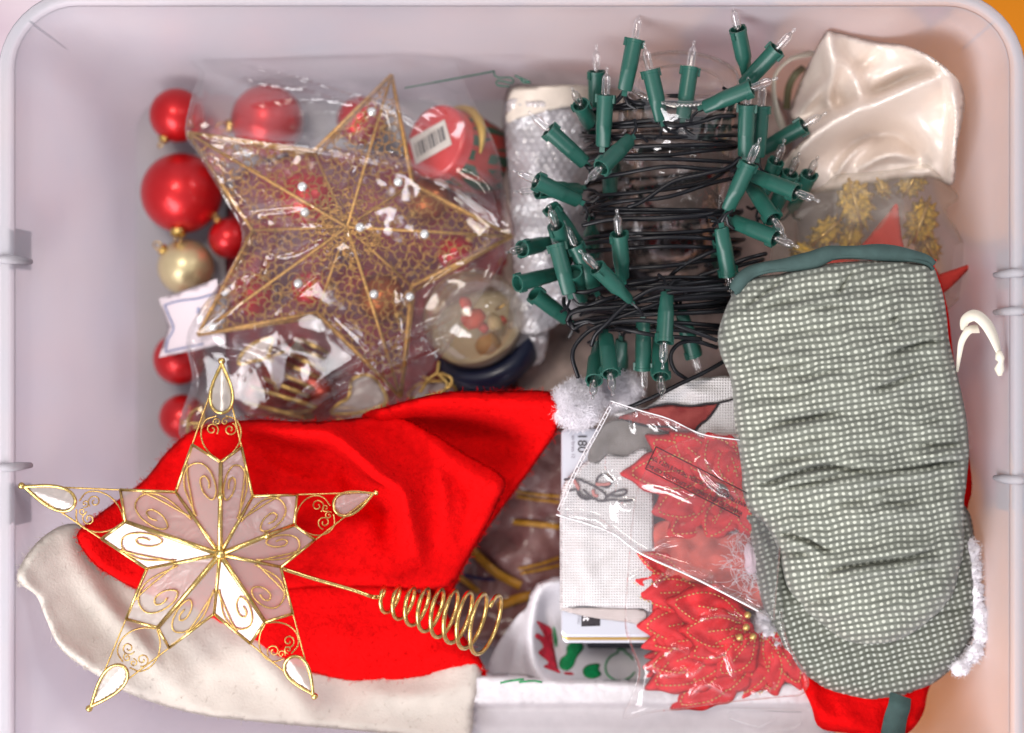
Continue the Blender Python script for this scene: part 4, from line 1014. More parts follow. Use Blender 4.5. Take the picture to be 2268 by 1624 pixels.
for i, (yl, ym, yr) in enumerate(cross):
    nx = cross[(i + 1) % len(cross)]
    f = yl / 760; zc = .103 - .006 * f; rad = .0480 + random.uniform(-.003, .003)
    keys = [(math.pi, yl), (math.pi * .5, ym), (0, yr), (-math.pi * .5, (yr + nx[0]) / 2)]
    for th, y in keys:
        for dth in (0,):
            path.append(ring(y + random.uniform(-3, 3), th, rad + random.uniform(-.0015, .0015), zc))
        # in-between points keep the turn round
        j = keys.index((th, y)); y2 = keys[j + 1][1] if j < 3 else nx[0]
        path.append(ring(y + (y2 - y) * (.33 + random.uniform(-.1, .1)), th - math.pi / 6, rad + random.uniform(-.001, .0015), zc))
        path.append(ring(y + (y2 - y) * (.68 + random.uniform(-.1, .1)), th - math.pi / 3, rad + random.uniform(-.001, .0015), zc))
b = MB(); b.tube(cr(path[:-1], step=.0022), .0013, 7); cab = b.build("cable", M['cable'], SL)
strands = [(Z5([(540, 740), (660, 745), (780, 715), (960, 690), (1150, 660)]), .142), (Z5([(690, 1120), (720, 1040), (800, 960), (900, 860), (1010, 780), (1150, 715), (1350, 720), (1600, 700)]), .152),
           (Z5([(600, 1340), (560, 1200), (590, 1100), (700, 1000), (850, 955), (1050, 942), (1250, 970), (1400, 1020), (1560, 1080)]), .150), (Z5([(1350, 1350), (1270, 1290), (1240, 1190), (1290, 1110), (1400, 1085), (1560, 1130)]), .140),
           (Z5([(860, 990), (950, 1010), (1100, 1040), (1250, 1055), (1450, 1070)]), .147), (Z5([(560, 880), (640, 850), (780, 800), (900, 770)]), .145), (Z5([(500, 790), (505, 840), (540, 890), (530, 960), (600, 1020)]), .138), (Z5([(520, 950), (560, 890), (700, 860), (900, 845), (1100, 790), (1300, 740), (1640, 720)]), .150),
           (Z5([(540, 930), (570, 1000), (640, 960), (760, 950)]), .143), (Z5([(560, 970), (660, 945), (720, 960), (880, 920), (1080, 850), (1300, 790), (1650, 760)]), .146),
           (Z5([(1620, 1220), (1480, 1300), (1300, 1385), (1150, 1460), (950, 1545)]), .138), (Z5([(1230, 640), (1330, 560), (1450, 500), (1560, 455), (1680, 440)]), .138), (Z5([(1290, 700), (1400, 650), (1600, 580), (1750, 520), (1900, 480)]), .136), (Z5([(1450, 700), (1560, 640), (1700, 570), (1880, 520)]), .130),
           (Z4([(870, 610), (850, 640), (790, 700)]), .142), (Z4([(880, 620), (900, 660), (960, 680), (1050, 690)]), .144), (Z4([(620, 1090), (650, 1110), (700, 1080), (740, 1040)]), .136), (Z4([(1130, 800), (1170, 825), (1240, 830), (1400, 800), (1500, 770), (1610, 765)]), .149), (Z4([(1640, 1045), (1560, 1110), (1400, 1150), (1200, 1200), (1000, 1330), (900, 1370)]), .148), (Z4([(1540, 1385), (1400, 1420), (1100, 1440), (800, 1450), (600, 1490)]), .147)]
for pts, z in strands:
    q = cr(pts, 4); f = np.linspace(0, 1, len(q))
    b = MB(); b.tube(Pn(q, z + .002 * np.sin(f * 5 + z * 900) - .006 * (np.abs(f - .5) * 2) ** 4), .0013, 7); b.build("cable_strand", M['cable'], SL)
# socket template
def socket_mesh():
    b = MB(); n = 20
    prof = [(0, .0001), (0, .0034), (.0008, .0041), (.008, .0044), (.0115, .0047), (.013, .0048), (.0280, .0049), (.0282, .0052), (.0300, .0052), (.0300, .0043), (.0255, .0041), (.0255, .0001)]
    b.lathe(prof, (0, 0, 0), (0, 0, 1), n)
    for i, v in enumerate(b.v):
        k = min(1, max(0, (v[2] - .006) / .006)); k = k * k * (3 - 2 * k); b.v[i] = (v[0] * (1.06 - .06 * k), v[1] * (.58 + .42 * k), v[2])
    b.box((-.0016, -.0010, -.0032), (.0016, .0010, .0002))
    for sx in (-1, 1): b.tube([(sx * .0009, 0, 0), (sx * .0011, 0, -.004), (sx * .0035, .001, -.0075), (sx * .008, .0015, -.009)], .00095, 6, m=1)
    for sx in (-1, 1): b.box((sx * .0052 - .0008, -.0012, .0255), (sx * .0052 + .0008, .0012, .0302))
    return b
def bulb_mesh():
    b = MB()
    prof = [(.0255, .0021), (.030, .0025), (.0385, .0026), (.0405, .0022), (.0418, .0013), (.0424, .0007), (.0436, .0008), (.0446, .0011), (.0456, .0009), (.0462, .0002)]
    b.lathe(prof, (0, 0, 0), (0, 0, 1), 14)
    for sx in (-1, 1): b.tube([(sx * .0008, 0, .0256), (sx * .0008, 0, .031), (sx * .0011, 0, .0355)], .00022, 4, m=1)
    b.ball((0, 0, .0300), .0011, 8, 1)
    return b
sb, bb = socket_mesh(), bulb_mesh()
sm = bpy.data.meshes.new("socket"); sm.from_pydata(sb.v, [], sb.f); sm.materials.append(M['green']); sm.materials.append(M['cable']); sm.polygons.foreach_set("material_index", sb.m); sm.polygons.foreach_set("use_smooth", [True] * len(sm.polygons)); sm.set_sharp_from_angle(angle=math.radians(38))
bm_ = bpy.data.meshes.new("bulb"); bm_.from_pydata(bb.v, [], bb.f); bm_.materials.append(M['bulb']); bm_.materials.append(M['filament']); bm_.polygons.foreach_set("material_index", bb.m); bm_.polygons.foreach_set("use_smooth", [True] * len(bm_.polygons))
SK = []
for a, m_, z, sg in [((880, 600), (945, 265), .146, 1), ((690, 800), (690, 490), .112, 1), ((735, 970), (752, 640), .140, 1), ((1125, 800), (1045, 470), .146, 1), ((1265, 785), (1315, 440), .146, 1), ((1690, 500), (1620, 270), .138, 1), ((1660, 570), (1860, 360), .142, 1), ((1400, 710), (1710, 600), .152, 1), ((1675, 1035), (1680, 705), .140, 1), ((1760, 1040), (1775, 710), .128, 1), ((1790, 990), (2030, 860), .110, 1),
                     ((620, 1080), (375, 870), .132, 1), ((920, 920), (745, 1105), .152, 1), ((580, 1330), (295, 1210), .136, 1), ((590, 1245), (320, 1275), .120, 1), ((690, 890), (630, 800), .112, 1), ((1560, 1390), (1690, 1090), .150, 1), ((1730, 1160), (1970, 1280), .142, 1), ((1710, 1220), (1815, 1420), .136, 1), ((1590, 1460), (1840, 1580), .142, 1), ((1770, 1340), (1835, 1150), .112, 1), ((1860, 1400), (1920, 1240), .106, 1), ((780, 1290), (790, 1150), .118, -1), ((1990, 1380), (2035, 1260), .100, 1)]:
    SK.append((*Z4([a, m_]), z, sg, True))
for a, m_, z, sg, bl in [((910, 660), (880, 395), .146, 1, True), ((540, 760), (440, 390), .144, 1, True), ((720, 740), (575, 430), .132, 1, True), ((960, 800), (730, 590), .154, 1, True), ((1590, 300), (1655, 620), .148, -1, True), ((450, 620), (245, 680), .118, 1, False), ((530, 940), (330, 790), .112, 1, False), ((420, 400), (300, 440), .112, 1, True), ((600, 410), (430, 200), .118, 1, False),
                         ((790, 1040), (810, 1240), .140, 1, True), ((730, 1120), (715, 1270), .128, 1, True), ((1050, 940), (1055, 1290), .136, -1, True), ((1215, 750), (1190, 1100), .148, 1, True), ((1160, 1050), (1160, 1270), .126, 1, True), ((1310, 870), (1410, 1190), .134, -1, True), ((900, 1080), (890, 1370), .116, -1, False), ((690, 240), (695, 380), .116, -1, False), ((530, 560), (470, 380), .128, 1, True), ((1560, 560), (1560, 480), .11, 1, False), ((640, 790), (600, 700), .118, 1, False)]:
    SK.append((*Z5([a, m_]), z, sg, bl))
for k, (a, m_, z, sg, bl) in enumerate(SK):
    p0 = P(a[0], a[1], z); dx = (m_[0] - a[0]) * S(z + .006); dy = -(m_[1] - a[1]) * S(z + .006)
    dz = math.sqrt(max(0.0, .030 ** 2 - dx * dx - dy * dy)); dz = min(dz, .014) * sg
    d = Vector((dx, dy, dz)).normalized()
    up = Vector((random.gauss(0, .5), random.gauss(0, .5), 1)).normalized()
    yv = (up - d * up.dot(d)).normalized(); xv = yv.cross(d)
    mx = Matrix((xv, yv, d)).transposed().to_4x4(); mx.translation = p0
    o = bpy.data.objects.new("socket", sm); COL.objects.link(o); o.parent = SL
    o.matrix_local = Matrix.Translation(-SL.location) @ mx
    if bl:
        q = bpy.data.objects.new("bulb", bm_); COL.objects.link(q); q.parent = o

# ================================================================== satin cloth, ribbons, organza bag
sz = rbf([(1828, 74, .128), (1946, 94, .120), (2000, 100, .126), (2094, 152, .140), (2132, 200, .118), (2118, 320, .118), (2110, 407, .105), (1950, 300, .100), (1852, 391, .098), (1740, 391, .094), (1760, 320, .1), (1752, 250, .085), (1789, 137, .098), (1900, 200, .108)])
sr = [Ridge(Z6([(1185, 395), (1040, 470), (900, 530), (720, 600), (560, 680), (400, 790), (270, 940)]), 17, .020, w2=32), Ridge(Z6([(510, 200), (530, 320), (550, 440), (520, 560)]), 14, .012, w2=22), Ridge(Z6([(1195, 400), (1230, 600), (1230, 800), (1210, 1000)]), 11, .012, w2=24), Ridge(Z6([(940, 262), (1080, 320), (1180, 390)]), 14, .008),
      Ridge(Z6([(700, 590), (850, 500), (1000, 430), (1150, 402)]), 13, -.012), Ridge(Z6([(560, 320), (640, 400), (690, 520), (700, 600)]), 16, .007), Ridge(Z6([(590, 380), (560, 520), (600, 620)]), 14, -.008), Ridge(Z6([(560, 900), (700, 790), (900, 760), (1060, 880)]), 26, -.010), Ridge(Z6([(560, 1000), (640, 880), (760, 790)]), 9, .006), Ridge(Z6([(700, 950), (850, 880), (1010, 890)]), 10, .005), Ridge(Z6([(340, 640), (440, 540), (520, 430)]), 14, .005), Ridge(Z6([(800, 270), (760, 330), (620, 420)]), 16, -.004)]
def satz(X, d):
    z = sz(X) + .0016 * vnoise(X, 70, 21) + .0005 * vnoise(X, 25, 22)
    for r_ in sr: z = z + 1.6 * r_(X)
    return z
s = sheet("satin_cloth", Z6([(498, 188), (560, 182), (800, 238), (940, 254), (1080, 310), (1190, 390), (1262, 470), (1288, 560), (1275, 680), (1245, 830), (1222, 1045), (1100, 1010), (900, 1020), (700, 1060), (500, 1090), (380, 1100), (230, 1060), (235, 960), (290, 870), (400, 760), (330, 700), (298, 642), (350, 480), (420, 330)]), satz, M['satin'], None, step=7, thick=.003, edge=12, drop=.006)
setprops(s.o, "shiny cream satin cloth draped in folds in the upper right corner", "cloth")
def ribbon3(name, pts, w, m, label=None, cat="ribbon", parent=None, tilt=.5, n=40):
    """a flat band through 3-D points (px, py, z), its width partly standing up"""
    c = cr([tuple(P(*p)) for p in pts], n=n); t = np.gradient(c, axis=0); t /= np.linalg.norm(t, axis=1)[:, None]
    k = len(c); V = []
    tl = tilt if callable(tilt) else (lambda f: tilt)
    for i in range(k):
        a = np.cross(t[i], (0, 0, 1)); a /= np.linalg.norm(a) + 1e-9; up = np.cross(a, t[i]); th = tl(i / (k - 1))
        ww = (w(i / (k - 1)) if callable(w) else w) * S(c[i][2]) / 2
        d = a * math.cos(th) + up * math.sin(th); V.append((c[i] - d * ww, c[i] + d * ww, np.cross(d, t[i])))
    vv = [v[0] for v in V] + [v[1] for v in V] + [v[0] - v[2] * .0004 for v in V] + [v[1] - v[2] * .0004 for v in V]
    F = []
    for i in range(k - 1): F += [(i, i + 1, k + i + 1, k + i), (2 * k + i + 1, 2 * k + i, 3 * k + i, 3 * k + i + 1), (i + 1, i, 2 * k + i, 2 * k + i + 1), (k + i, k + i + 1, 3 * k + i + 1, 3 * k + i)]
    o = link(name, mesh(name, vv, F), m, parent)
    if label: setprops(o, label, cat)
    return o
ribbon3("ribbon_loop", [(*q, z) for q, z in zip(Z6([(270, 760), (225, 640), (205, 520), (215, 420), (290, 340), (380, 310), (450, 295)]), (.07, .08, .085, .09, .092, .09, .085))], 17, M['ribbon'], "narrow cream ribbon loop between the lights and satin cloth", tilt=lambda f: .2 + 1.0 * math.sin(f * 3))
ribbon3("ribbon_loop", [(*q, z) for q, z in zip(Z6([(280, 620), (290, 500), (330, 420), (380, 380)]), (.06, .07, .075, .07))], 16, mat("olive_ribbon", (.22, .21, .12), .5), "short olive ribbon tucked beside the satin cloth", tilt=.3)
VR = lambda p: zz((1995.8, 544.3), .391, p)   # right wall view (696 px for 300 source px)
RL = thing("cream_ribbon", "cream satin ribbon loop with a knotted end beside the oven mitt", "ribbon", P(2170, 760, .09))
ribbon3("band", [(*q, z) for q, z in zip(VR([(318, 715), (330, 620), (345, 540), (385, 480), (440, 470)]), (.150, .158, .162, .164, .163))], lambda f: 5 + 15 * f, M['ribbon'], parent=RL, tilt=.25)
ribbon3("band", [(*q, z) for q, z in zip(VR([(350, 480), (365, 420), (420, 395), (480, 440), (525, 520), (558, 620)]), (.160, .164, .168, .169, .168, .166))], lambda f: 9 + 20 * math.sin(math.pi * min(1, f * 1.02)) ** .7, M['ribbon'], parent=RL, tilt=.35)
b = MB(); b.tube([P(*q, .166) for q in VR([(552, 600), (560, 640), (566, 660), (556, 700), (560, 738)])], [.0018, .0028, .0016, .0030, .0012], 8); b.build("knot", M['ribbon'], RL)

oz = rbf([(1856, 387, .118), (1985, 375, .116), (2047, 364, .112), (2122, 434, .095), (2141, 559, .092), (1739, 461, .105), (1707, 560, .104), (1900, 500, .126), (2030, 500, .120), (1900, 640, .11), (2150, 700, .08)])
orr = [Ridge(Z6([(570, 992), (700, 1060), (860, 1140)]), 5, .005), Ridge(Z6([(575, 1000), (560, 1150), (540, 1230)]), 7, .003), Ridge(Z6([(300, 1240), (380, 1180), (560, 1130)]), 8, .003), Ridge(Z6([(1065, 940), (1075, 1040), (1150, 1180), (1260, 1400)]), 7, .003), Ridge(Z6([(900, 960), (910, 1050), (930, 1120)]), 6, .003)]
def orz(X, d):
    z = oz(X) + .0012 * vnoise(X, 45, 31)
    for r_ in orr: z = z + r_(X)
    return z
OG = sheet("organza_bag", Z6([(565, 988), (700, 978), (900, 958), (1060, 930), (1100, 950), (1255, 1110), (1185, 1190), (1260, 1330), (1330, 1500), (1300, 1640), (1100, 1800), (700, 1800), (350, 1750), (215, 1640), (188, 1450), (215, 1320), (265, 1190), (380, 1110), (490, 1045)]), orz, M['organza'], None, step=8, thick=.02)
setprops(OG.o, "sheer organza pouch holding gold glitter leaves above the oven mitt", "pouch")
glit = mat("gold_glitter", (.55, .34, .035), .34, metal=.7, var=.6, vscale=420, bump=1., bscale=500)
def glitter_leaf(px, py, ln, w, ang, z, label):
    a = math.radians(ang); ca, sa = math.cos(a), math.sin(a); out = []
    n = 26
    for i in range(n):
        t = 2 * math.pi * i / n; rr = 1 + (.20 if i % 2 else -.12) + random.uniform(-.06, .06)
        x = ln / 2 * math.cos(t) * rr; y = w / 2 * math.sin(t) * rr; out.append((px + x * ca - y * sa, py + x * sa + y * ca))
    s = sheet("glitter_leaf", out, lambda X, d: z + .0022 * np.sin(np.hypot(X[:, 0] - px, X[:, 1] - py) * .7) + .0015 * vnoise(X, 9, 3), glit, None, step=5, thick=.003, smooth=False, edge=14, drop=.005)
    setprops(s.o, label, "glitter leaf", "gold glitter leaves in the organza pouch")
    b = MB(); b.tube([P(px - ln * .5 * ca, py - ln * .5 * sa, z + .001), P(px, py, z + .003), P(px + ln * .45 * ca, py + ln * .45 * sa, z + .002)], .0009, 5); b.build("stem", M['gold'], s.o)
for (x, y), ln, w, an, z, lb in zip(Z6([(670, 1150), (820, 1060), (990, 1030), (500, 1320), (1040, 1260), (380, 1430), (640, 1340), (1080, 1400)]), (115, 55, 76, 95, 110, 66, 84, 72), (78, 34, 62, 58, 70, 46, 56, 54), (75, 60, -60, 140, 110, 10, 100, 60), (.098, .094, .092, .095, .096, .094, .088, .086),
        ("largest gold glitter leaf at the upper left of the pouch", "narrow gold glitter leaf at the top middle of the pouch", "gold glitter leaf at the pouch's upper right", "gold glitter leaf at the pouch's left side", "gold glitter leaf right of the red felt point", "gold glitter leaf just above the mitt's dark binding at left", "gold glitter leaf left of the red felt point", "gold glitter leaf low on the pouch's right")):
    glitter_leaf(x, y, ln, w, an, z, lb)
fel = mat("red_felt_star", (.52, .04, .03), .95, bump=.3, bscale=700, sheen=.3)
FS = thing("felt_poinsettia", "red felt pointed flower inside the organza pouch", "felt flower", P(1990, 600, .09))
for pts, z in ((Z6([(902, 1152), (920, 1230), (930, 1330), (940, 1440), (820, 1500), (690, 1430), (760, 1320), (850, 1210)]), .104), (Z6([(1327, 1498), (1260, 1580), (1170, 1660), (1090, 1680), (1060, 1600), (1130, 1560), (1230, 1525)]), .102), (Z6([(320, 1470), (420, 1450), (560, 1460), (700, 1480), (600, 1540), (420, 1530)]), .098), (Z6([(820, 1480), (960, 1440), (1140, 1540), (1100, 1680), (900, 1760), (760, 1640), (700, 1520)]), .100)):
    sheet("felt_petal", pts, lambda X, d: z + .0012 * vnoise(X, 30, 2) + .0002 * np.minimum(d, 10), fel, FS, step=7, thick=.002)

# ================================================================== oven mitt and what lies under it
SKG = thing("red_stocking", "red stocking with white fluffy trim mostly under the oven mitt", "stocking", P(1930, 1300, .05))
rz = rbf([(2060, 590, .128), (2105, 750, .126), (2145, 1000, .120), (1800, 1500, .120), (1900, 1600, .128), (2030, 1590, .120), (1900, 1000, .118), (1700, 1300, .112)])
rr_ = [Ridge([(1790, 1500), (1815, 1570), (1880, 1610)], 12, .007), Ridge([(1850, 1540), (1880, 1590), (1940, 1625)], 12, .006), Ridge([(1960, 1545), (2000, 1575), (2030, 1610)], 12, .005)]
STK = sheet("stocking_body", [(1720, 700), (2050, 582), (2070, 590), (2098, 680), (2112, 790), (2130, 900), (2150, 1040), (2152, 1090), (2140, 1150), (2120, 1400), (2060, 1520), (2045, 1580), (2010, 1625), (1950, 1640), (1880, 1625), (1815, 1612), (1795, 1560), (1765, 1500), (1735, 1440), (1720, 1200), (1700, 900)], lambda X, d: rz(X) + sum(r(X) for r in rr_) + .001 * vnoise(X, 50, 41), M['red_felt'], SKG, step=14, thick=.02, edge=10, drop=.006)
tr_pts = [(2158, 1205), (2170, 1240), (2172, 1290), (2178, 1330), (2188, 1385), (2176, 1440), (2140, 1480)]
sd = []
b = MB()
for (x, y), r in zip(cr(tr_pts, n=17), [.0048 + .0012 * math.sin(q * 2.3) for q in range(18)]):
    c = P(x - 13, y, .128); q = lumpy(c, r * .85, 12, .2, int(x + y)); b.add(q.v, q.f); sd += [(v, (Vector(v) - c).normalized()) for v in q.v]
tm = b.build("fluffy_trim", M['fluff'], SKG); fibres("trim_fibres", sd, .0030, 3000, .00010, M['fluff'], tm)
b = MB(); sd = []
for (x, y), r in zip([(1690, 1372), (1700, 1400), (1715, 1418), (1690, 1395)], (.005, .006, .004, .006)):
    c = P(x, y, .122); q = lumpy(c, r, 14, .2, int(x)); b.add(q.v, q.f); sd += [(v, (Vector(v) - c).normalized()) for v in q.v]
tm = b.build("fluffy_trim", M['fluff'], SKG); fibres("trim_fibres", sd, .0032, 1300, .00010, M['fluff'], tm)

OM = thing("oven_mitt", "green oven mitt printed with rows of white dots, dark green binding on top", "oven mitt", P(1880, 1050, .10))
uz = rbf([(1680, 1180, .138), (1700, 1390, .134), (1909, 1530, .132), (2150, 1420, .132), (2160, 1200, .136), (1900, 1300, .146), (1820, 1200, .14)])
ur = [Ridge(Z8([(200, 250), (300, 330), (380, 420), (430, 600), (480, 780)]), 12, -.010), Ridge(Z8([(225, 350), (300, 390), (350, 480)]), 6, -.006), Ridge(Z8([(1400, 880), (1500, 850), (1620, 820)]), 8, -.003), Ridge(Z8([(330, 350), (390, 480), (410, 640)]), 7, .004)]
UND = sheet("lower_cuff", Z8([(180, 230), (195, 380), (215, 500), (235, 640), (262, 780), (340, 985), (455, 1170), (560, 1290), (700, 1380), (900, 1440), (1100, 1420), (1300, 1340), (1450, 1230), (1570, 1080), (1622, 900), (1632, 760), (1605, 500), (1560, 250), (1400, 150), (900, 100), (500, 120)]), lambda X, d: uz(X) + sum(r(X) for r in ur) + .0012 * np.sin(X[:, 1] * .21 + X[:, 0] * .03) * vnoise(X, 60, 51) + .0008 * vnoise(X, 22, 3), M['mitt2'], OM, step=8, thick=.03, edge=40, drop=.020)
mz = rbf([(1629, 641, .150), (1740, 590, .158), (1934, 570, .162), (2060, 590, .154), (2110, 800, .160), (2140, 1000, .158), (2130, 1200, .158), (1900, 1400, .158), (1740, 1290, .152), (1660, 1110, .156), (1610, 800, .154), (1860, 800, .176), (1880, 1100, .176), (1900, 1300, .170)])
cre = [(Z7([(1090, 1000), (1200, 965), (1350, 900)]), 6, -.0050), (Z7([(1180, 790), (1300, 745), (1400, 715), (1530, 705)]), 6, -.0055), (Z7([(400, 1590), (600, 1515), (750, 1480), (900, 1480), (1050, 1510)]), 6, -.0060), (Z7([(1050, 1515), (1300, 1490), (1500, 1455), (1670, 1440)]), 6, -.0055), (Z7([(855, 440), (880, 390), (930, 310), (960, 290)]), 5, -.0045), (Z7([(310, 490), (380, 440), (440, 400), (530, 340)]), 6, -.0055), (Z8([(240, 140), (500, 90), (800, 40), (1100, 20)]), 6, -.0045), (Z8([(620, 690), (680, 650), (720, 612), (900, 585), (1150, 550), (1350, 490)]), 6, -.0055), (Z8([(420, 395), (560, 430), (650, 480), (700, 492)]), 5, -.0050),
       (Z7([(300, 900), (500, 850), (700, 840)]), 6, -.002), (Z7([(1350, 1340), (1500, 1350), (1620, 1340)]), 6, -.0035), (Z7([(1180, 590), (1230, 545)]), 5, -.003), (Z7([(380, 1240), (600, 1200), (900, 1150)]), 7, -.0022), (Z8([(1000, 190), (1150, 210), (1250, 180)]), 6, -.003)]
rp = random.Random(11)
for _ in range(20):
    x0, y0, L0 = rp.uniform(1640, 2040), rp.uniform(640, 1380), rp.uniform(50, 150)
    cre.append(([(x0, y0), (x0 + L0 * .5, y0 - L0 * .5 * .13 + rp.uniform(-7, 7)), (x0 + L0, y0 - L0 * .16 + rp.uniform(-5, 5))], 6, -rp.uniform(.0016, .0034)))
mr = [Ridge(c[0], c[1] * 1.05, c[2] * 1.9) for c in cre] + [Ridge([(q[0], q[1] + 16) for q in c[0]], 12, .0034) for c in cre] + [Ridge([(q[0], q[1] - 18) for q in c[0]], 14, .0022) for c in cre]
def mitz(X, d):
    z = mz(X)
    for r_ in mr: z = z + r_(X)
    t = X[:, 1] + (X[:, 0] - 1850) * .16
    z = z + .0016 * np.sin(t / 15. + 1.5 * vnoise(X, 140, 66)) + .0011 * np.sin(t / 6.5 + 2.2 * vnoise(X, 120, 61)) * (.5 + .5 * vnoise(X, 70, 62)) + .0016 * vnoise(X * np.array([.45, 1.]), 26, 63)
    return z
MIT = sheet("padded_body", Z7([(235, 400), (330, 320), (500, 300), (600, 270), (760, 240), (900, 225), (1100, 215), (1300, 215), (1432, 240), (1480, 340), (1510, 440), (1528, 560), (1542, 700), (1590, 900), (1640, 1130), (1660, 1300), (1662, 1420), (1645, 1600)]) + Z8([(1532, 200), (1532, 450), (1495, 650), (1440, 800), (1290, 950), (1100, 1055), (850, 1068), (700, 1000), (520, 840), (425, 690), (385, 500), (300, 335), (200, 245), (158, 110)]) + Z7([(270, 1450), (240, 1250), (210, 950), (152, 800), (130, 690), (160, 560)]), mitz, M['mitt'], OM, step=6, thick=.034, edge=34, drop=.020)
bp_ = cr(Z7([(232, 395), (280, 330), (340, 285), (440, 255), (560, 240), (700, 215), (790, 180), (850, 168), (1080, 165), (1250, 178), (1390, 205), (1440, 245)]), 6)
k = len(bp_); f = np.linspace(0, 1, k); zb = mz(bp_) - .006 + .001 * np.sin(f * 30)
b = MB(); V = Pn(bp_, zb); rad = (.0042 + .0012 * np.sin(f * np.pi)) * (.85 + .15 * np.sin(f * 17 + 1))
b.tube(V, rad, 12); bo = b.build("binding", M['binding'], OM)
b = MB(); b.tube(Pn(bp_ + np.array([2, 9]), zb + .0022), .0012, 6); b.build("binding_seam", M['binding'], bo)
LPz = [(1995, 1540, .128), (1992, 1565, .132), (1984, 1590, .130), (1978, 1625, .126), (1976, 1660, .118)]
ribbon3("hanging_loop", LPz, lambda f: 50 + 8 * f, M['binding'], parent=OM, tilt=.12, n=24)
b = MB(); b.tube([P(2152, 1008, .098), P(2158, 960, .100), P(2152, 930, .1)], .0006, 5)
cl = sheet("film_corner", [(2138, 930), (2150, 945), (2163, 985), (2140, 995), (2120, 960)], lambda X, d: .10 + .001 * vnoise(X, 10, 1), M['flap'], None, step=6, thick=.0006)
setprops(cl.o, "small corner of clear film sticking out right of the mitt", "film")

# ================================================================== white cloths, tin, towel
TBL = sheet("tablecloth", [(1050, 1500), (1250, 1512), (1500, 1520), (1800, 1515), (1850, 1560), (1850, 1660), (1045, 1660)], lambda X, d: .113 - .010 * np.clip((X[:, 1] - 1556) / 10, 0, 1) - .006 * np.clip((X[:, 1] - 1572) / 40, 0, 1) + .0006 * np.sin(X[:, 1] * 1.1) * (X[:, 1] < 1560), M['ribbed'], None, step=7, thick=.03, smooth=False)
setprops(TBL.o, "folded white ribbed tablecloth along the bottom edge of the box", "cloth")
for pts in ([(1108, 1499), (1130, 1494), (1160, 1490)], [(1150, 1497), (1180, 1494), (1200, 1497)]):
    k = MB(); k.tube(on(TBL, cr([(x, y + 14) for x, y in pts], 4), .0006), .0006, 5); k.build("green_stitch", M['paint_green'], TBL.o)
WC0 = rbf([(1239, 1285, .086), (1180, 1310, .088), (1160, 1350, .086), (1075, 1490, .070), (1195, 1510, .092), (1320, 1528, .094), (1460, 1543, .092), (1300, 1450, .072), (1380, 1470, .070), (1230, 1420, .074), (1120, 1420, .076)])
wcr = [Ridge([(1240, 1288), (1200, 1300), (1182, 1350), (1176, 1420), (1190, 1490), (1240, 1520), (1330, 1532), (1460, 1545)], 14, .016, w2=20, taper=False), Ridge([(1170, 1350), (1150, 1420), (1130, 1480)], 14, .004), Ridge([(1205, 1330), (1215, 1400), (1240, 1470)], 10, -.004)]
WCL = sheet("painted_cloth", [(1250, 1278), (1215, 1282), (1190, 1292), (1175, 1312), (1166, 1345), (1145, 1365), (1120, 1400), (1095, 1440), (1078, 1490), (1120, 1494), (1165, 1498), (1195, 1512), (1250, 1524), (1316, 1534), (1400, 1542), (1470, 1548), (1520, 1500), (1480, 1300)], lambda X, d: WC0(X) + sum(r(X) for r in wcr) + .0012 * vnoise(X, 45, 71), M['white_cotton'], None, step=7, thick=.006)
setprops(WCL.o, "white cotton cloth hand painted with red and green under the silver tin", "cloth")
pr, pg = M['paint_red'], M['paint_green']
for nm, pts, m_ in (("red_paint_patch", ZB([(180, 655), (230, 670), (290, 710), (300, 780), (320, 900), (340, 1000), (360, 1040), (300, 1020), (230, 990), (270, 960), (195, 890), (230, 850), (215, 810), (170, 770), (190, 745), (240, 770), (200, 690)]), pr), ("green_paint_patch", ZB([(450, 810), (515, 815), (525, 860), (480, 920), (450, 990), (400, 1020), (350, 990), (360, 930), (400, 900), (405, 840)]), pg), ("green_paint_patch", ZB([(545, 985), (590, 970), (650, 970), (640, 1010), (660, 1050), (600, 1080), (540, 1065), (522, 1020)]), pg), ("green_paint_patch", ZB([(305, 690), (320, 720), (335, 790), (330, 850), (315, 830), (305, 760)]), pg), ("red_paint_patch", ZB([(770, 1155), (810, 1135), (858, 1160), (840, 1180), (790, 1175)]), pr), ("red_paint_patch", ZB([(380, 1035), (430, 1030), (460, 1050), (400, 1050)]), pr)):
    decal(nm, pts, WCL, m_, WCL.o, .0007, 5)
k = MB(); k.tube(on(WCL, cr(ZB([(780, 890), (730, 915), (692, 970), (700, 1040), (750, 1085), (810, 1093), (870, 1070), (905, 1030)]), 4), .0007), .0006, 5); k.tube(on(WCL, cr(ZB([(895, 940), (870, 910), (835, 890)]), 4), .0007), .0006, 5); k.tube(on(WCL, lin(ZB([(835, 890), (835, 868), (780, 865), (780, 890)]), 4, False), .0007), .0006, 5); k.build("bauble_drawing", pg, WCL.o)

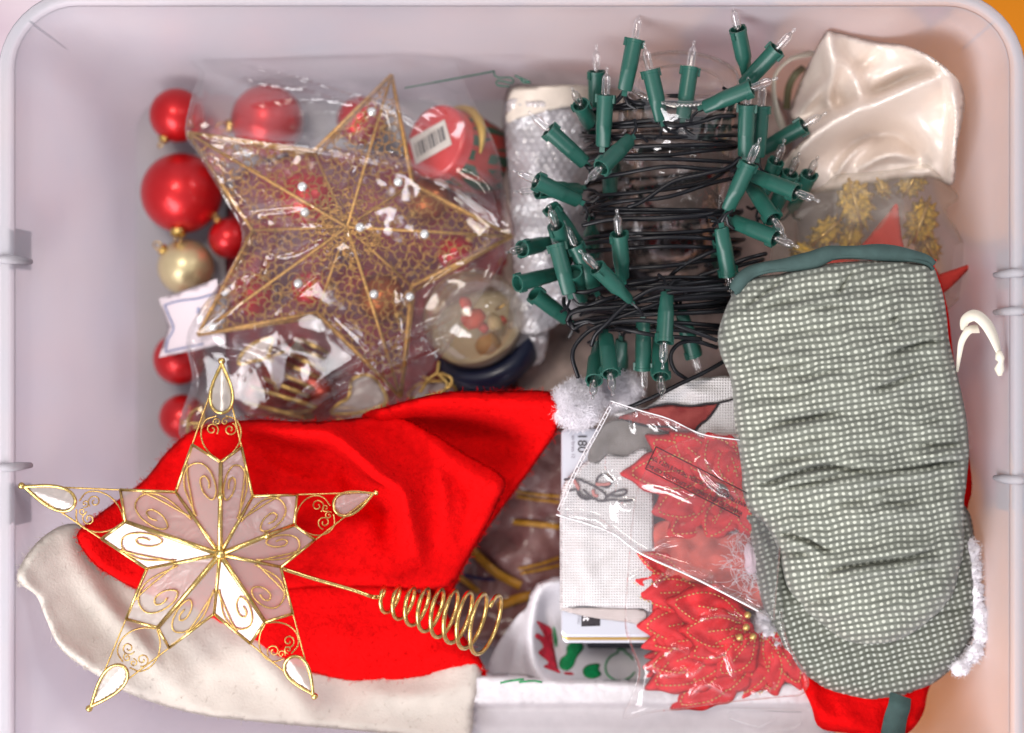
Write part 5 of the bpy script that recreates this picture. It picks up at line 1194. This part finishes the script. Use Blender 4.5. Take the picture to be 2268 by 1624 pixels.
TN = thing("silver_tin", "flat silver grey tin with black printed square under the white towel", "tin", P(1330, 1180, .075))
def rbox(x0, y0, x1, y1, r, n=5):
    o = []
    for (cx, cy, a0) in ((x1 - r, y1 - r, 0), (x0 + r, y1 - r, 90), (x0 + r, y0 + r, 180), (x1 - r, y0 + r, 270)):
        for q in range(n + 1):
            a = math.radians(a0 + 90 * q / n); o.append((cx + r * math.cos(a), cy + r * math.sin(a)))
    return o
def slab(name, outl, z1, z0, m, parent, round_=.0006):
    o = np.array(outl); c = o.mean(0); n = len(o)
    ins = c + (o - c) * (1 - 6 / np.linalg.norm(o - c, axis=1))[:, None]
    V = np.vstack([Pn(o, z0), Pn(o, z1 - round_), Pn(ins, z1)]); 
    s0 = S(z1) / S(z0)   # keep the sides upright
    V[:n, :2] = V[n:2 * n, :2]
    F = [(i, (i + 1) % n, n + (i + 1) % n, n + i) for i in range(n)] + [(n + i, n + (i + 1) % n, 2 * n + (i + 1) % n, 2 * n + i) for i in range(n)] + [tuple(range(2 * n, 3 * n)), tuple(range(n))[::-1]]
    F = [f[::-1] for f in F]
    return link(name, mesh(name, V, F), m, parent, False)
slab("tin_body", rbox(1246, 955, 1446, 1424, 12), .1085, .078, M['tin'], TN)
slab("gold_seam", rbox(1245, 953, 1447, 1418, 12), .1110, .1085, M['tin_gold'], TN)
slab("lid", rbox(1243, 950, 1448, 1411, 12), .1160, .1112, M['tin'], TN)
ts = Surf(); ts.z = lambda X: np.full(len(np.asarray(X).reshape(-1, 2)), .1162)
decal("black_square", ZB([(512, 560), (650, 560), (650, 690), (512, 695)]), ts, M['ink'], TN, .0002, 8, False)
lettering("lettering", "nt", ts, (1292, 1356), 90, 23, M['white_ink'], TN, dz=.0006, bold=True)
lettering("lettering", "PRINTING", ts, (1279, 1347), 90, 8, mat("grey_ink", (.25, .24, .28), .6), TN, dz=.0004)
lettering("lettering", "180", ts, (1280, 960), 90, 29, M['ink'], TN, dz=.0004)
lettering("lettering", "an brass 12", ts, (1266, 965), 90, 11, mat("grey_ink", (.25, .22, .27), .6), TN, dz=.0004)
# navy plinth showing under the tin at right
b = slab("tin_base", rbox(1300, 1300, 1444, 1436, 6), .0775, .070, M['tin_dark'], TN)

TW = thing("kitchen_towel", "white kitchen towel with red and grey print folded over the silver tin", "towel", P(1400, 1100, .1))
towz = rbf([(1240, 1100, .1185), (1300, 1020, .121), (1240, 1350, .1185), (1420, 1350, .122), (1420, 1000, .124), (1350, 1200, .1215)])
TOW = sheet("folded_towel", [(1305, 1018), (1260, 1055), (1243, 1090), (1240, 1150), (1240, 1250), (1240, 1320), (1241, 1353), (1255, 1350), (1287, 1343), (1340, 1346), (1419, 1348), (1446, 1345), (1448, 1200), (1440, 1005), (1380, 1012), (1345, 1006), (1325, 1022)], lambda X, d: towz(X) + .0012 * vnoise(X, 50, 81) + Ridge([(1300, 1080), (1290, 1200), (1320, 1330)], 20, .002)(X), M['towel'], TW, step=7, thick=.003, edge=8, drop=.0015)
sheet("folded_under", [(1241, 1350), (1260, 1347), (1330, 1346), (1425, 1350), (1424, 1384), (1392, 1379), (1330, 1371), (1280, 1362)], lambda X, d: .1180 + .0008 * vnoise(X, 25, 82), weave("towel_reverse", (.78, .68, .66), 4, .7), TW, step=6, thick=.0015)
gray = weave("grey_print_towel", (.28, .25, .23), 3.5, .8, col2=(.36, .33, .31))
GB = sheet("grey_band", [(1347, 935), (1380, 930), (1480, 945), (1560, 990), (1540, 1030), (1470, 1020), (1375, 1013), (1345, 1008), (1325, 1024), (1302, 1020), (1310, 985), (1330, 950)], lambda X, d: .121 + .001 * vnoise(X, 40, 83), gray, TW, step=7, thick=.002)
tpz = rbf([(1431, 903, .122), (1512, 844, .126), (1620, 830, .126), (1640, 960, .126), (1560, 965, .124), (1480, 930, .124)])
TP = sheet("upper_fold", ZT([(890, 310), (960, 270), (1010, 230), (1100, 150), (1190, 100), (1290, 75), (1400, 70), (1540, 60), (1640, 100), (1700, 300), (1700, 560), (1540, 640), (1300, 600), (1100, 520), (760, 420), (640, 360), (780, 330)]), lambda X, d: tpz(X) + .0016 * vnoise(X, 40, 84) + Ridge(ZT([(1180, 120), (1300, 200), (1500, 180)]), 14, .003)(X), M['towel'], TW, step=7, thick=.004, edge=8, drop=.002)
redw = weave("red_print_towel", (.36, .045, .045), 3.5, .8, col2=(.50, .10, .09))
d1 = decal("red_print", ZT([(900, 318), (1060, 290), (1280, 300), (1470, 285), (1420, 360), (1340, 450), (1250, 530), (1100, 520), (980, 470), (760, 420), (680, 390), (800, 340)]), TP, redw, TP.o, .0005)
for pts in ([(920, 312), (1000, 292), (1100, 282), (1250, 296), (1380, 280), (1480, 270), (1600, 240)], [(1475, 280), (1430, 350), (1380, 410), (1320, 450), (1290, 500)], [(700, 400), (900, 455), (1120, 470), (1140, 560)]):
    k = MB(); k.tube(on(TP, cr(ZT(pts), 3), .0009), .0007, 5); k.build("ink_line", M['ink'], TP.o)
inkl = mat("faded_ink", (.10, .09, .10), .8); pinkl = mat("faded_red_print", (.55, .22, .20), .8)
for pts, m_ in (([(250, 880), (330, 870), (420, 900), (500, 940), (580, 1000), (560, 1050), (480, 1030), (400, 960)], inkl), ([(500, 930), (520, 860), (580, 840), (630, 880), (600, 940), (540, 930)], inkl), ([(280, 970), (350, 960), (400, 1010), (470, 1020), (430, 1040), (370, 1010), (350, 950)], inkl), ([(600, 1000), (680, 1010), (740, 990), (730, 960), (650, 980), (590, 1020)], inkl), ([(560, 1050), (640, 1040), (720, 1050), (800, 1040)], inkl), ([(500, 915), (560, 920), (620, 910)], pinkl), ([(330, 880), (370, 960), (350, 910)], pinkl), ([(480, 960), (490, 1000), (520, 1010)], pinkl)):
    k = MB(); k.tube(on(TOW, cr(ZT(pts), 3), .0007), .0007 if m_ is inkl else .0011, 5); k.build("print_line", m_, TOW.o)

# ================================================================== bagged poinsettias
def stitch(b, surf, pts, dash=7, gap=3.5, r=.00042, dz=.0007):
    q = cr(pts, 1.6)
    w = on(surf, q, dz); i = 0; da = int(dash / 1.6); ga = int(gap / 1.6)
    while i + 2 < len(w):
        seg = w[i:i + da]
        if len(seg) > 1: b.tube(seg, r, 5)
        i += da + ga
def petal(parent, tip, base, w, z0, z1, seed, bend=0., veins=True, m=None):
    tip = np.array(tip, float); base = np.array(base, float); a = tip - base; L = np.linalg.norm(a); a /= L; n = np.array([-a[1], a[0]])
    prof = [(0, .18), (.12, .45), (.28, .82), (.45, 1.), (.6, .92), (.74, .66), (.86, .38), (.95, .14)]
    at = lambda t, s: base + a * L * t + n * (s * w / 2 + bend * L * math.sin(math.pi * t))
    prof = [(t, s * (1 + (.10 if q % 2 else -.08))) for q, (t, s) in enumerate(prof)]
    out = [at(t, s) for t, s in prof] + [at(1, 0)] + [at(t, -s) for t, s in prof[::-1]]
    def zf(X, d):
        t = ((X - base) @ a) / L; s = np.abs(((X - base) @ n) - bend * L * np.sin(np.pi * np.clip(t, 0, 1))) / (w / 2)
        return z0 + (z1 - z0) * t + .004 * np.sin(np.pi * np.clip(t, 0, 1)) - .003 * s ** 2 + .0022 * vnoise(X, 24, seed) + .0014 * np.sin(t * 16 + s * 7 + seed)
    sf = sheet("petal", out, zf, m or M['petal'], parent, step=7, thick=.002, edge=6, drop=.0012)
    if veins:
        b = MB()
        stitch(b, sf, [at(.05, 0), at(.35, .08), at(.62, 0)])
        for s in (1, -1): stitch(b, sf, [at(.10, .12 * s), at(.35, .55 * s), at(.58, .58 * s), at(.80, .25 * s), at(.88, 0.02 * s)])
        b.build("gold_stitching", M['thread'], sf.o)
    return sf
F1 = thing("poinsettia", "red velvet poinsettia with gold stitching, lower one in the clear bag", "artificial flower", P(1640, 1420, .095))
ctr = (1668, 1398)
for i, (tip, bs, w, z0, z1) in enumerate([(ZB([(890, 140)])[0], (1520, 1290), 44, .108, .112), (ZB([(808, 325)])[0], (1560, 1300), 60, .108, .110), (ZB([(834, 455)])[0], (1590, 1330), 78, .110, .112), (ZB([(915, 690)])[0], (1600, 1370), 84, .110, .111), (ZB([(950, 850)])[0], (1640, 1390), 80, .112, .110), (ZB([(960, 1000)])[0], (1620, 1420), 74, .113, .108), (ZB([(975, 1160)])[0], (1640, 1440), 88, .113, .106), (ZB([(1165, 1310)])[0], (1660, 1440), 80, .114, .102), (ZB([(1390, 1285)])[0], (1680, 1430), 76, .116, .100),
                                           ((1640, 1552), (1690, 1400), 74, .118, .102), ((1720, 1545), (1690, 1400), 78, .118, .104), ((1775, 1530), (1700, 1390), 66, .116, .106), ((1470, 1330), (1660, 1380), 82, .118, .118), ((1500, 1395), (1668, 1392), 78, .120, .120), ((1520, 1460), (1670, 1400), 76, .120, .118), ((1585, 1500), (1676, 1404), 66, .122, .118)]):
    petal(F1, tip, bs, w * 1.35, z0 + .009, z1 + .009, i, bend=.04 * (-1) ** i)
for i, (tip, bs) in enumerate([((1392, 1250), (1560, 1310)), ((1400, 1345), (1590, 1350)), ((1418, 1405), (1600, 1390)), ((1425, 1455), (1610, 1410)), ((1430, 1500), (1620, 1430)), ((1455, 1548), (1640, 1440)), ((1520, 1566), (1660, 1450)), ((1600, 1560), (1680, 1440)), ((1685, 1552), (1690, 1420)), ((1440, 1300), (1620, 1350))]):
    petal(F1, tip, bs, 84, .112, .110, i + 60, bend=.05 * (-1) ** i)
b = MB()
for q in ZB([(1740, 610), (1730, 700), (1680, 775), (1780, 770)]): b.ball(P(*q, .136), .0022, 10)
b.build("gold_stamens", M['thread'], F1)
F2 = thing("poinsettia", "red poinsettia with gold stitching under the printed flap of the clear bag", "artificial flower", P(1560, 1080, .095))
for i, (tip, bs, w, z0, z1) in enumerate([(ZT([(690, 835)])[0], (1590, 1060), 90, .114, .112), (ZT([(890, 520)])[0], (1600, 1060), 78, .114, .112), (ZT([(1080, 490)])[0], (1580, 1060), 70, .116, .114), (ZT([(930, 1150)])[0], (1590, 1070), 86, .113, .110), (ZT([(1380, 505)])[0], (1620, 1070), 90, .120, .118), (ZT([(1560, 520)])[0], (1640, 1090), 80, .121, .120), ((1660, 1000), (1640, 1120), 80, .12, .12), ((1470, 1190), (1610, 1090), 74, .110, .106), ((1560, 1200), (1630, 1100), 70, .114, .108), ((1680, 1200), (1640, 1080), 80, .116, .112)]):
    petal(F2, tip, bs, w * 1.3, z0 + .011, z1 + .013, i + 30, bend=.04 * (-1) ** i)
peach = mat("peach_tulle", (.56, .10, .075), .8, var=.4, vscale=80)
s = sheet("tissue", [(1440, 1170), (1500, 1150), (1600, 1180), (1700, 1180), (1705, 1330), (1660, 1350), (1560, 1300), (1470, 1270), (1430, 1230)], lambda X, d: .121 + .003 * vnoise(X, 30, 92), peach, None, step=8, thick=.002)
setprops(s.o, "crumpled peach tissue between the two poinsettias in the clear bag", "tissue")
TUF = lumpy(P(1664, 1235, .124), .0055, 20, .2, 9, (.9, 1.7, .5)).build("white_wool_tuft", mat("pale_wool", (.75, .58, .66), .95, sheen=.3)); setprops(TUF, "pale white wool tuft under the clear bag beside the mitt", "wool")
fibres("wool_fibres", [(P(1640 + random.uniform(-20, 40), 1230 + random.uniform(-60, 90), .124), (random.gauss(0, 1), random.gauss(0, 1), .3)) for _ in range(60)], .012, 160, .00014, M['fluff'], TUF, 1.6)

pbz = rbf([(1395, 1240, .128), (1385, 1371, .1275), (1413, 1488, .126), (1383, 1590, .116), (1494, 1572, .120), (1740, 1540, .122), (1600, 1400, .131), (1500, 1350, .1295), (1450, 1250, .129), (1700, 1250, .130), (1580, 1000, .134), (1700, 1050, .134), (1480, 1030, .130)])
pbr = [Ridge(ZB([(850, 700), (870, 850), (930, 1030), (860, 1300)]), 5.0, .005), Ridge(ZB([(870, 330), (960, 290), (1000, 220)]), 3.3, .005), Ridge(ZB([(1060, 380), (1130, 320), (1200, 280)]), 3.3, .005), Ridge(ZB([(1110, 1060), (1200, 1040), (1300, 1000)]), 3.3, .005), Ridge(ZB([(1310, 1060), (1370, 1010), (1400, 960)]), 3.3, .006), Ridge(ZB([(1330, 1200), (1420, 1120), (1500, 1140), (1600, 1200)]), 3.3, .005), Ridge(ZB([(1780, 1190), (1860, 1180), (1940, 1120)]), 2.8, .005), Ridge(ZB([(1150, 900), (1220, 850), (1300, 880)]), 3.3, .004), Ridge(ZB([(1480, 930), (1580, 900), (1640, 1060)]), 3.3, .004), Ridge(ZB([(1000, 1000), (1050, 980), (1080, 1040)]), 3.3, .005), Ridge(ZB([(1400, 640), (1560, 600), (1700, 640)]), 4.4, .003)]
PB = sheet("clear_flower_bag", [(1400, 1150), (1392, 1240), (1383, 1371), (1395, 1434), (1413, 1488), (1398, 1540), (1380, 1592), (1440, 1580), (1494, 1573), (1620, 1556), (1734, 1545), (1778, 1538), (1790, 1500), (1740, 1400), (1730, 1200), (1720, 1000), (1600, 960), (1480, 990), (1420, 1060)], lambda X, d: pbz(X) + .009 + sum(r(X) for r in pbr) + .0009 * vnoise(X, 60, 93) + .0003 * vnoise(X, 25, 94), M['bag2'], None, step=5, thick=.003)
setprops(PB.o, "crinkled clear plastic bag over the red poinsettias", "bag")
fpz = rbf([(1353, 889, .134), (1481, 928, .136), (1650, 980, .138), (1232, 1138, .126), (1360, 1182, .132), (1524, 1272, .138), (1690, 1360, .138), (1500, 1100, .138), (1300, 1020, .130)])
fpr = [Ridge(ZT([(620, 290), (420, 640), (215, 1130)]), 5, .002), Ridge(ZT([(195, 1160), (500, 1200), (640, 1310), (850, 1470), (1100, 1560), (1400, 1640)]), 6, .006, taper=False), Ridge(ZB([(740, 5), (950, 150), (1300, 305), (1560, 440), (1820, 590)]), 6, .005, taper=False), Ridge(ZT([(1090, 410), (1180, 450), (1270, 445)]), 8, .006), Ridge(ZT([(700, 1060), (750, 1080), (780, 1070)]), 6, .006), Ridge(ZT([(1340, 750), (1400, 860), (1520, 960), (1650, 1000)]), 8, .006), Ridge(ZT([(780, 310), (810, 400), (815, 490)]), 5, .003), Ridge(ZT([(610, 570), (600, 800), (680, 900), (660, 1100)]), 6, .0025), Ridge(ZT([(930, 440), (960, 430), (1000, 480)]), 5, .003), Ridge(ZT([(900, 900), (1100, 950), (1300, 1050)]), 9, .003), Ridge(ZB([(1040, 120), (1120, 80), (1240, 60)]), 5, .004)]
FL = sheet("bag_flap", [(1352, 888), (1420, 910), (1481, 928), (1556, 962), (1640, 975), (1720, 1000), (1730, 1200), (1715, 1375), (1680, 1354), (1600, 1312), (1524, 1274), (1419, 1226), (1358, 1182), (1300, 1160), (1232, 1140), (1240, 1110), (1290, 1010)], lambda X, d: fpz(X) + .006 + .004 * np.clip((X[:, 0] - 1350) / 120, 0, 1) + sum(r(X) for r in fpr) + .0009 * vnoise(X, 60, 95), M['flap'], None, step=6, thick=.0008, smooth=False)
setprops(FL.o, "clear bag flap with black suffocation warning print over white towel", "bag flap")
zp = Z_ = MB(); q = cr(ZT([(606, 300), (500, 500), (400, 680), (300, 880), (200, 1120)]), 5); nrm = np.array([.88, .47]); o2 = q + nrm * 6.5
clr = mat("clear_zip_edge", (.80, .78, .80), .2, spec=.8)
zp.tube(on(FL, q, .0005), .00032, 5); zp.tube(on(FL, o2, .0005), .00032, 5)
for i in range(0, len(q), 3): zp.tube(on(FL, [q[i], o2[i]], .0006), .00032, 5)
zp.build("zip_strip", clr, FL.o)
e = MB(); e.tube(on(FL, cr([(1352, 888), (1420, 910), (1481, 928), (1556, 962), (1640, 975)], 5), .0003), .0004, 5); e.tube(on(FL, cr([(1232, 1140), (1300, 1160), (1358, 1182), (1419, 1226), (1524, 1274), (1600, 1312), (1680, 1354)], 5), .0005), .0006, 6); e.build("flap_edge", clr, FL.o)
tx = M['ink']
# warning print, read from the other side of the box (upside down, slanting)
ang = 180 + 27
e = MB(); A_ = ZT([(895, 795), (980, 620)]); dirv = np.array([math.cos(math.radians(27)), math.sin(math.radians(27))])
for p in A_: e.tube(on(FL, lin([p, tuple(np.array(p) + dirv * 235)], 6, False), .0008), .0003, 4)
e.tube(on(FL, lin([A_[0], A_[1]], 6, False), .0008), .0003, 4); e.build("print_frame", tx, FL.o)
st1 = np.array(ZT([(1670, 1160)])[0]); st2 = np.array(ZT([(1700, 1095)])[0])
for i, ln in enumerate(["WARNING: TO AVOID DANGERS OF SUFFOCATION, KEEP BAG", "AWAY FROM BABIES AND CHILDREN. THIS BAG IS NOT A TOY"]):
    p = (st1, st2)[i]
    lettering("warning_text", ln, FL, tuple(p + np.array([0, -6])), ang, 13, tx, FL.o, dz=.0013, bold=True, sx=.64)
ht = MB()
for pts in ([(1655, 1590), (1650, 1575), (1665, 1570), (1815, 1575), (1815, 1600), (1800, 1610), (1660, 1640)], [(1655, 1590), (1720, 1610), (1760, 1590)]):
    ht.tube([P(x - 40, y + 2, .1050) for x, y in pts], .00028, 5)
setprops(ht.build("hang_tab", clr), "clear plastic hang tab lying on the white tablecloth", "hang tab")
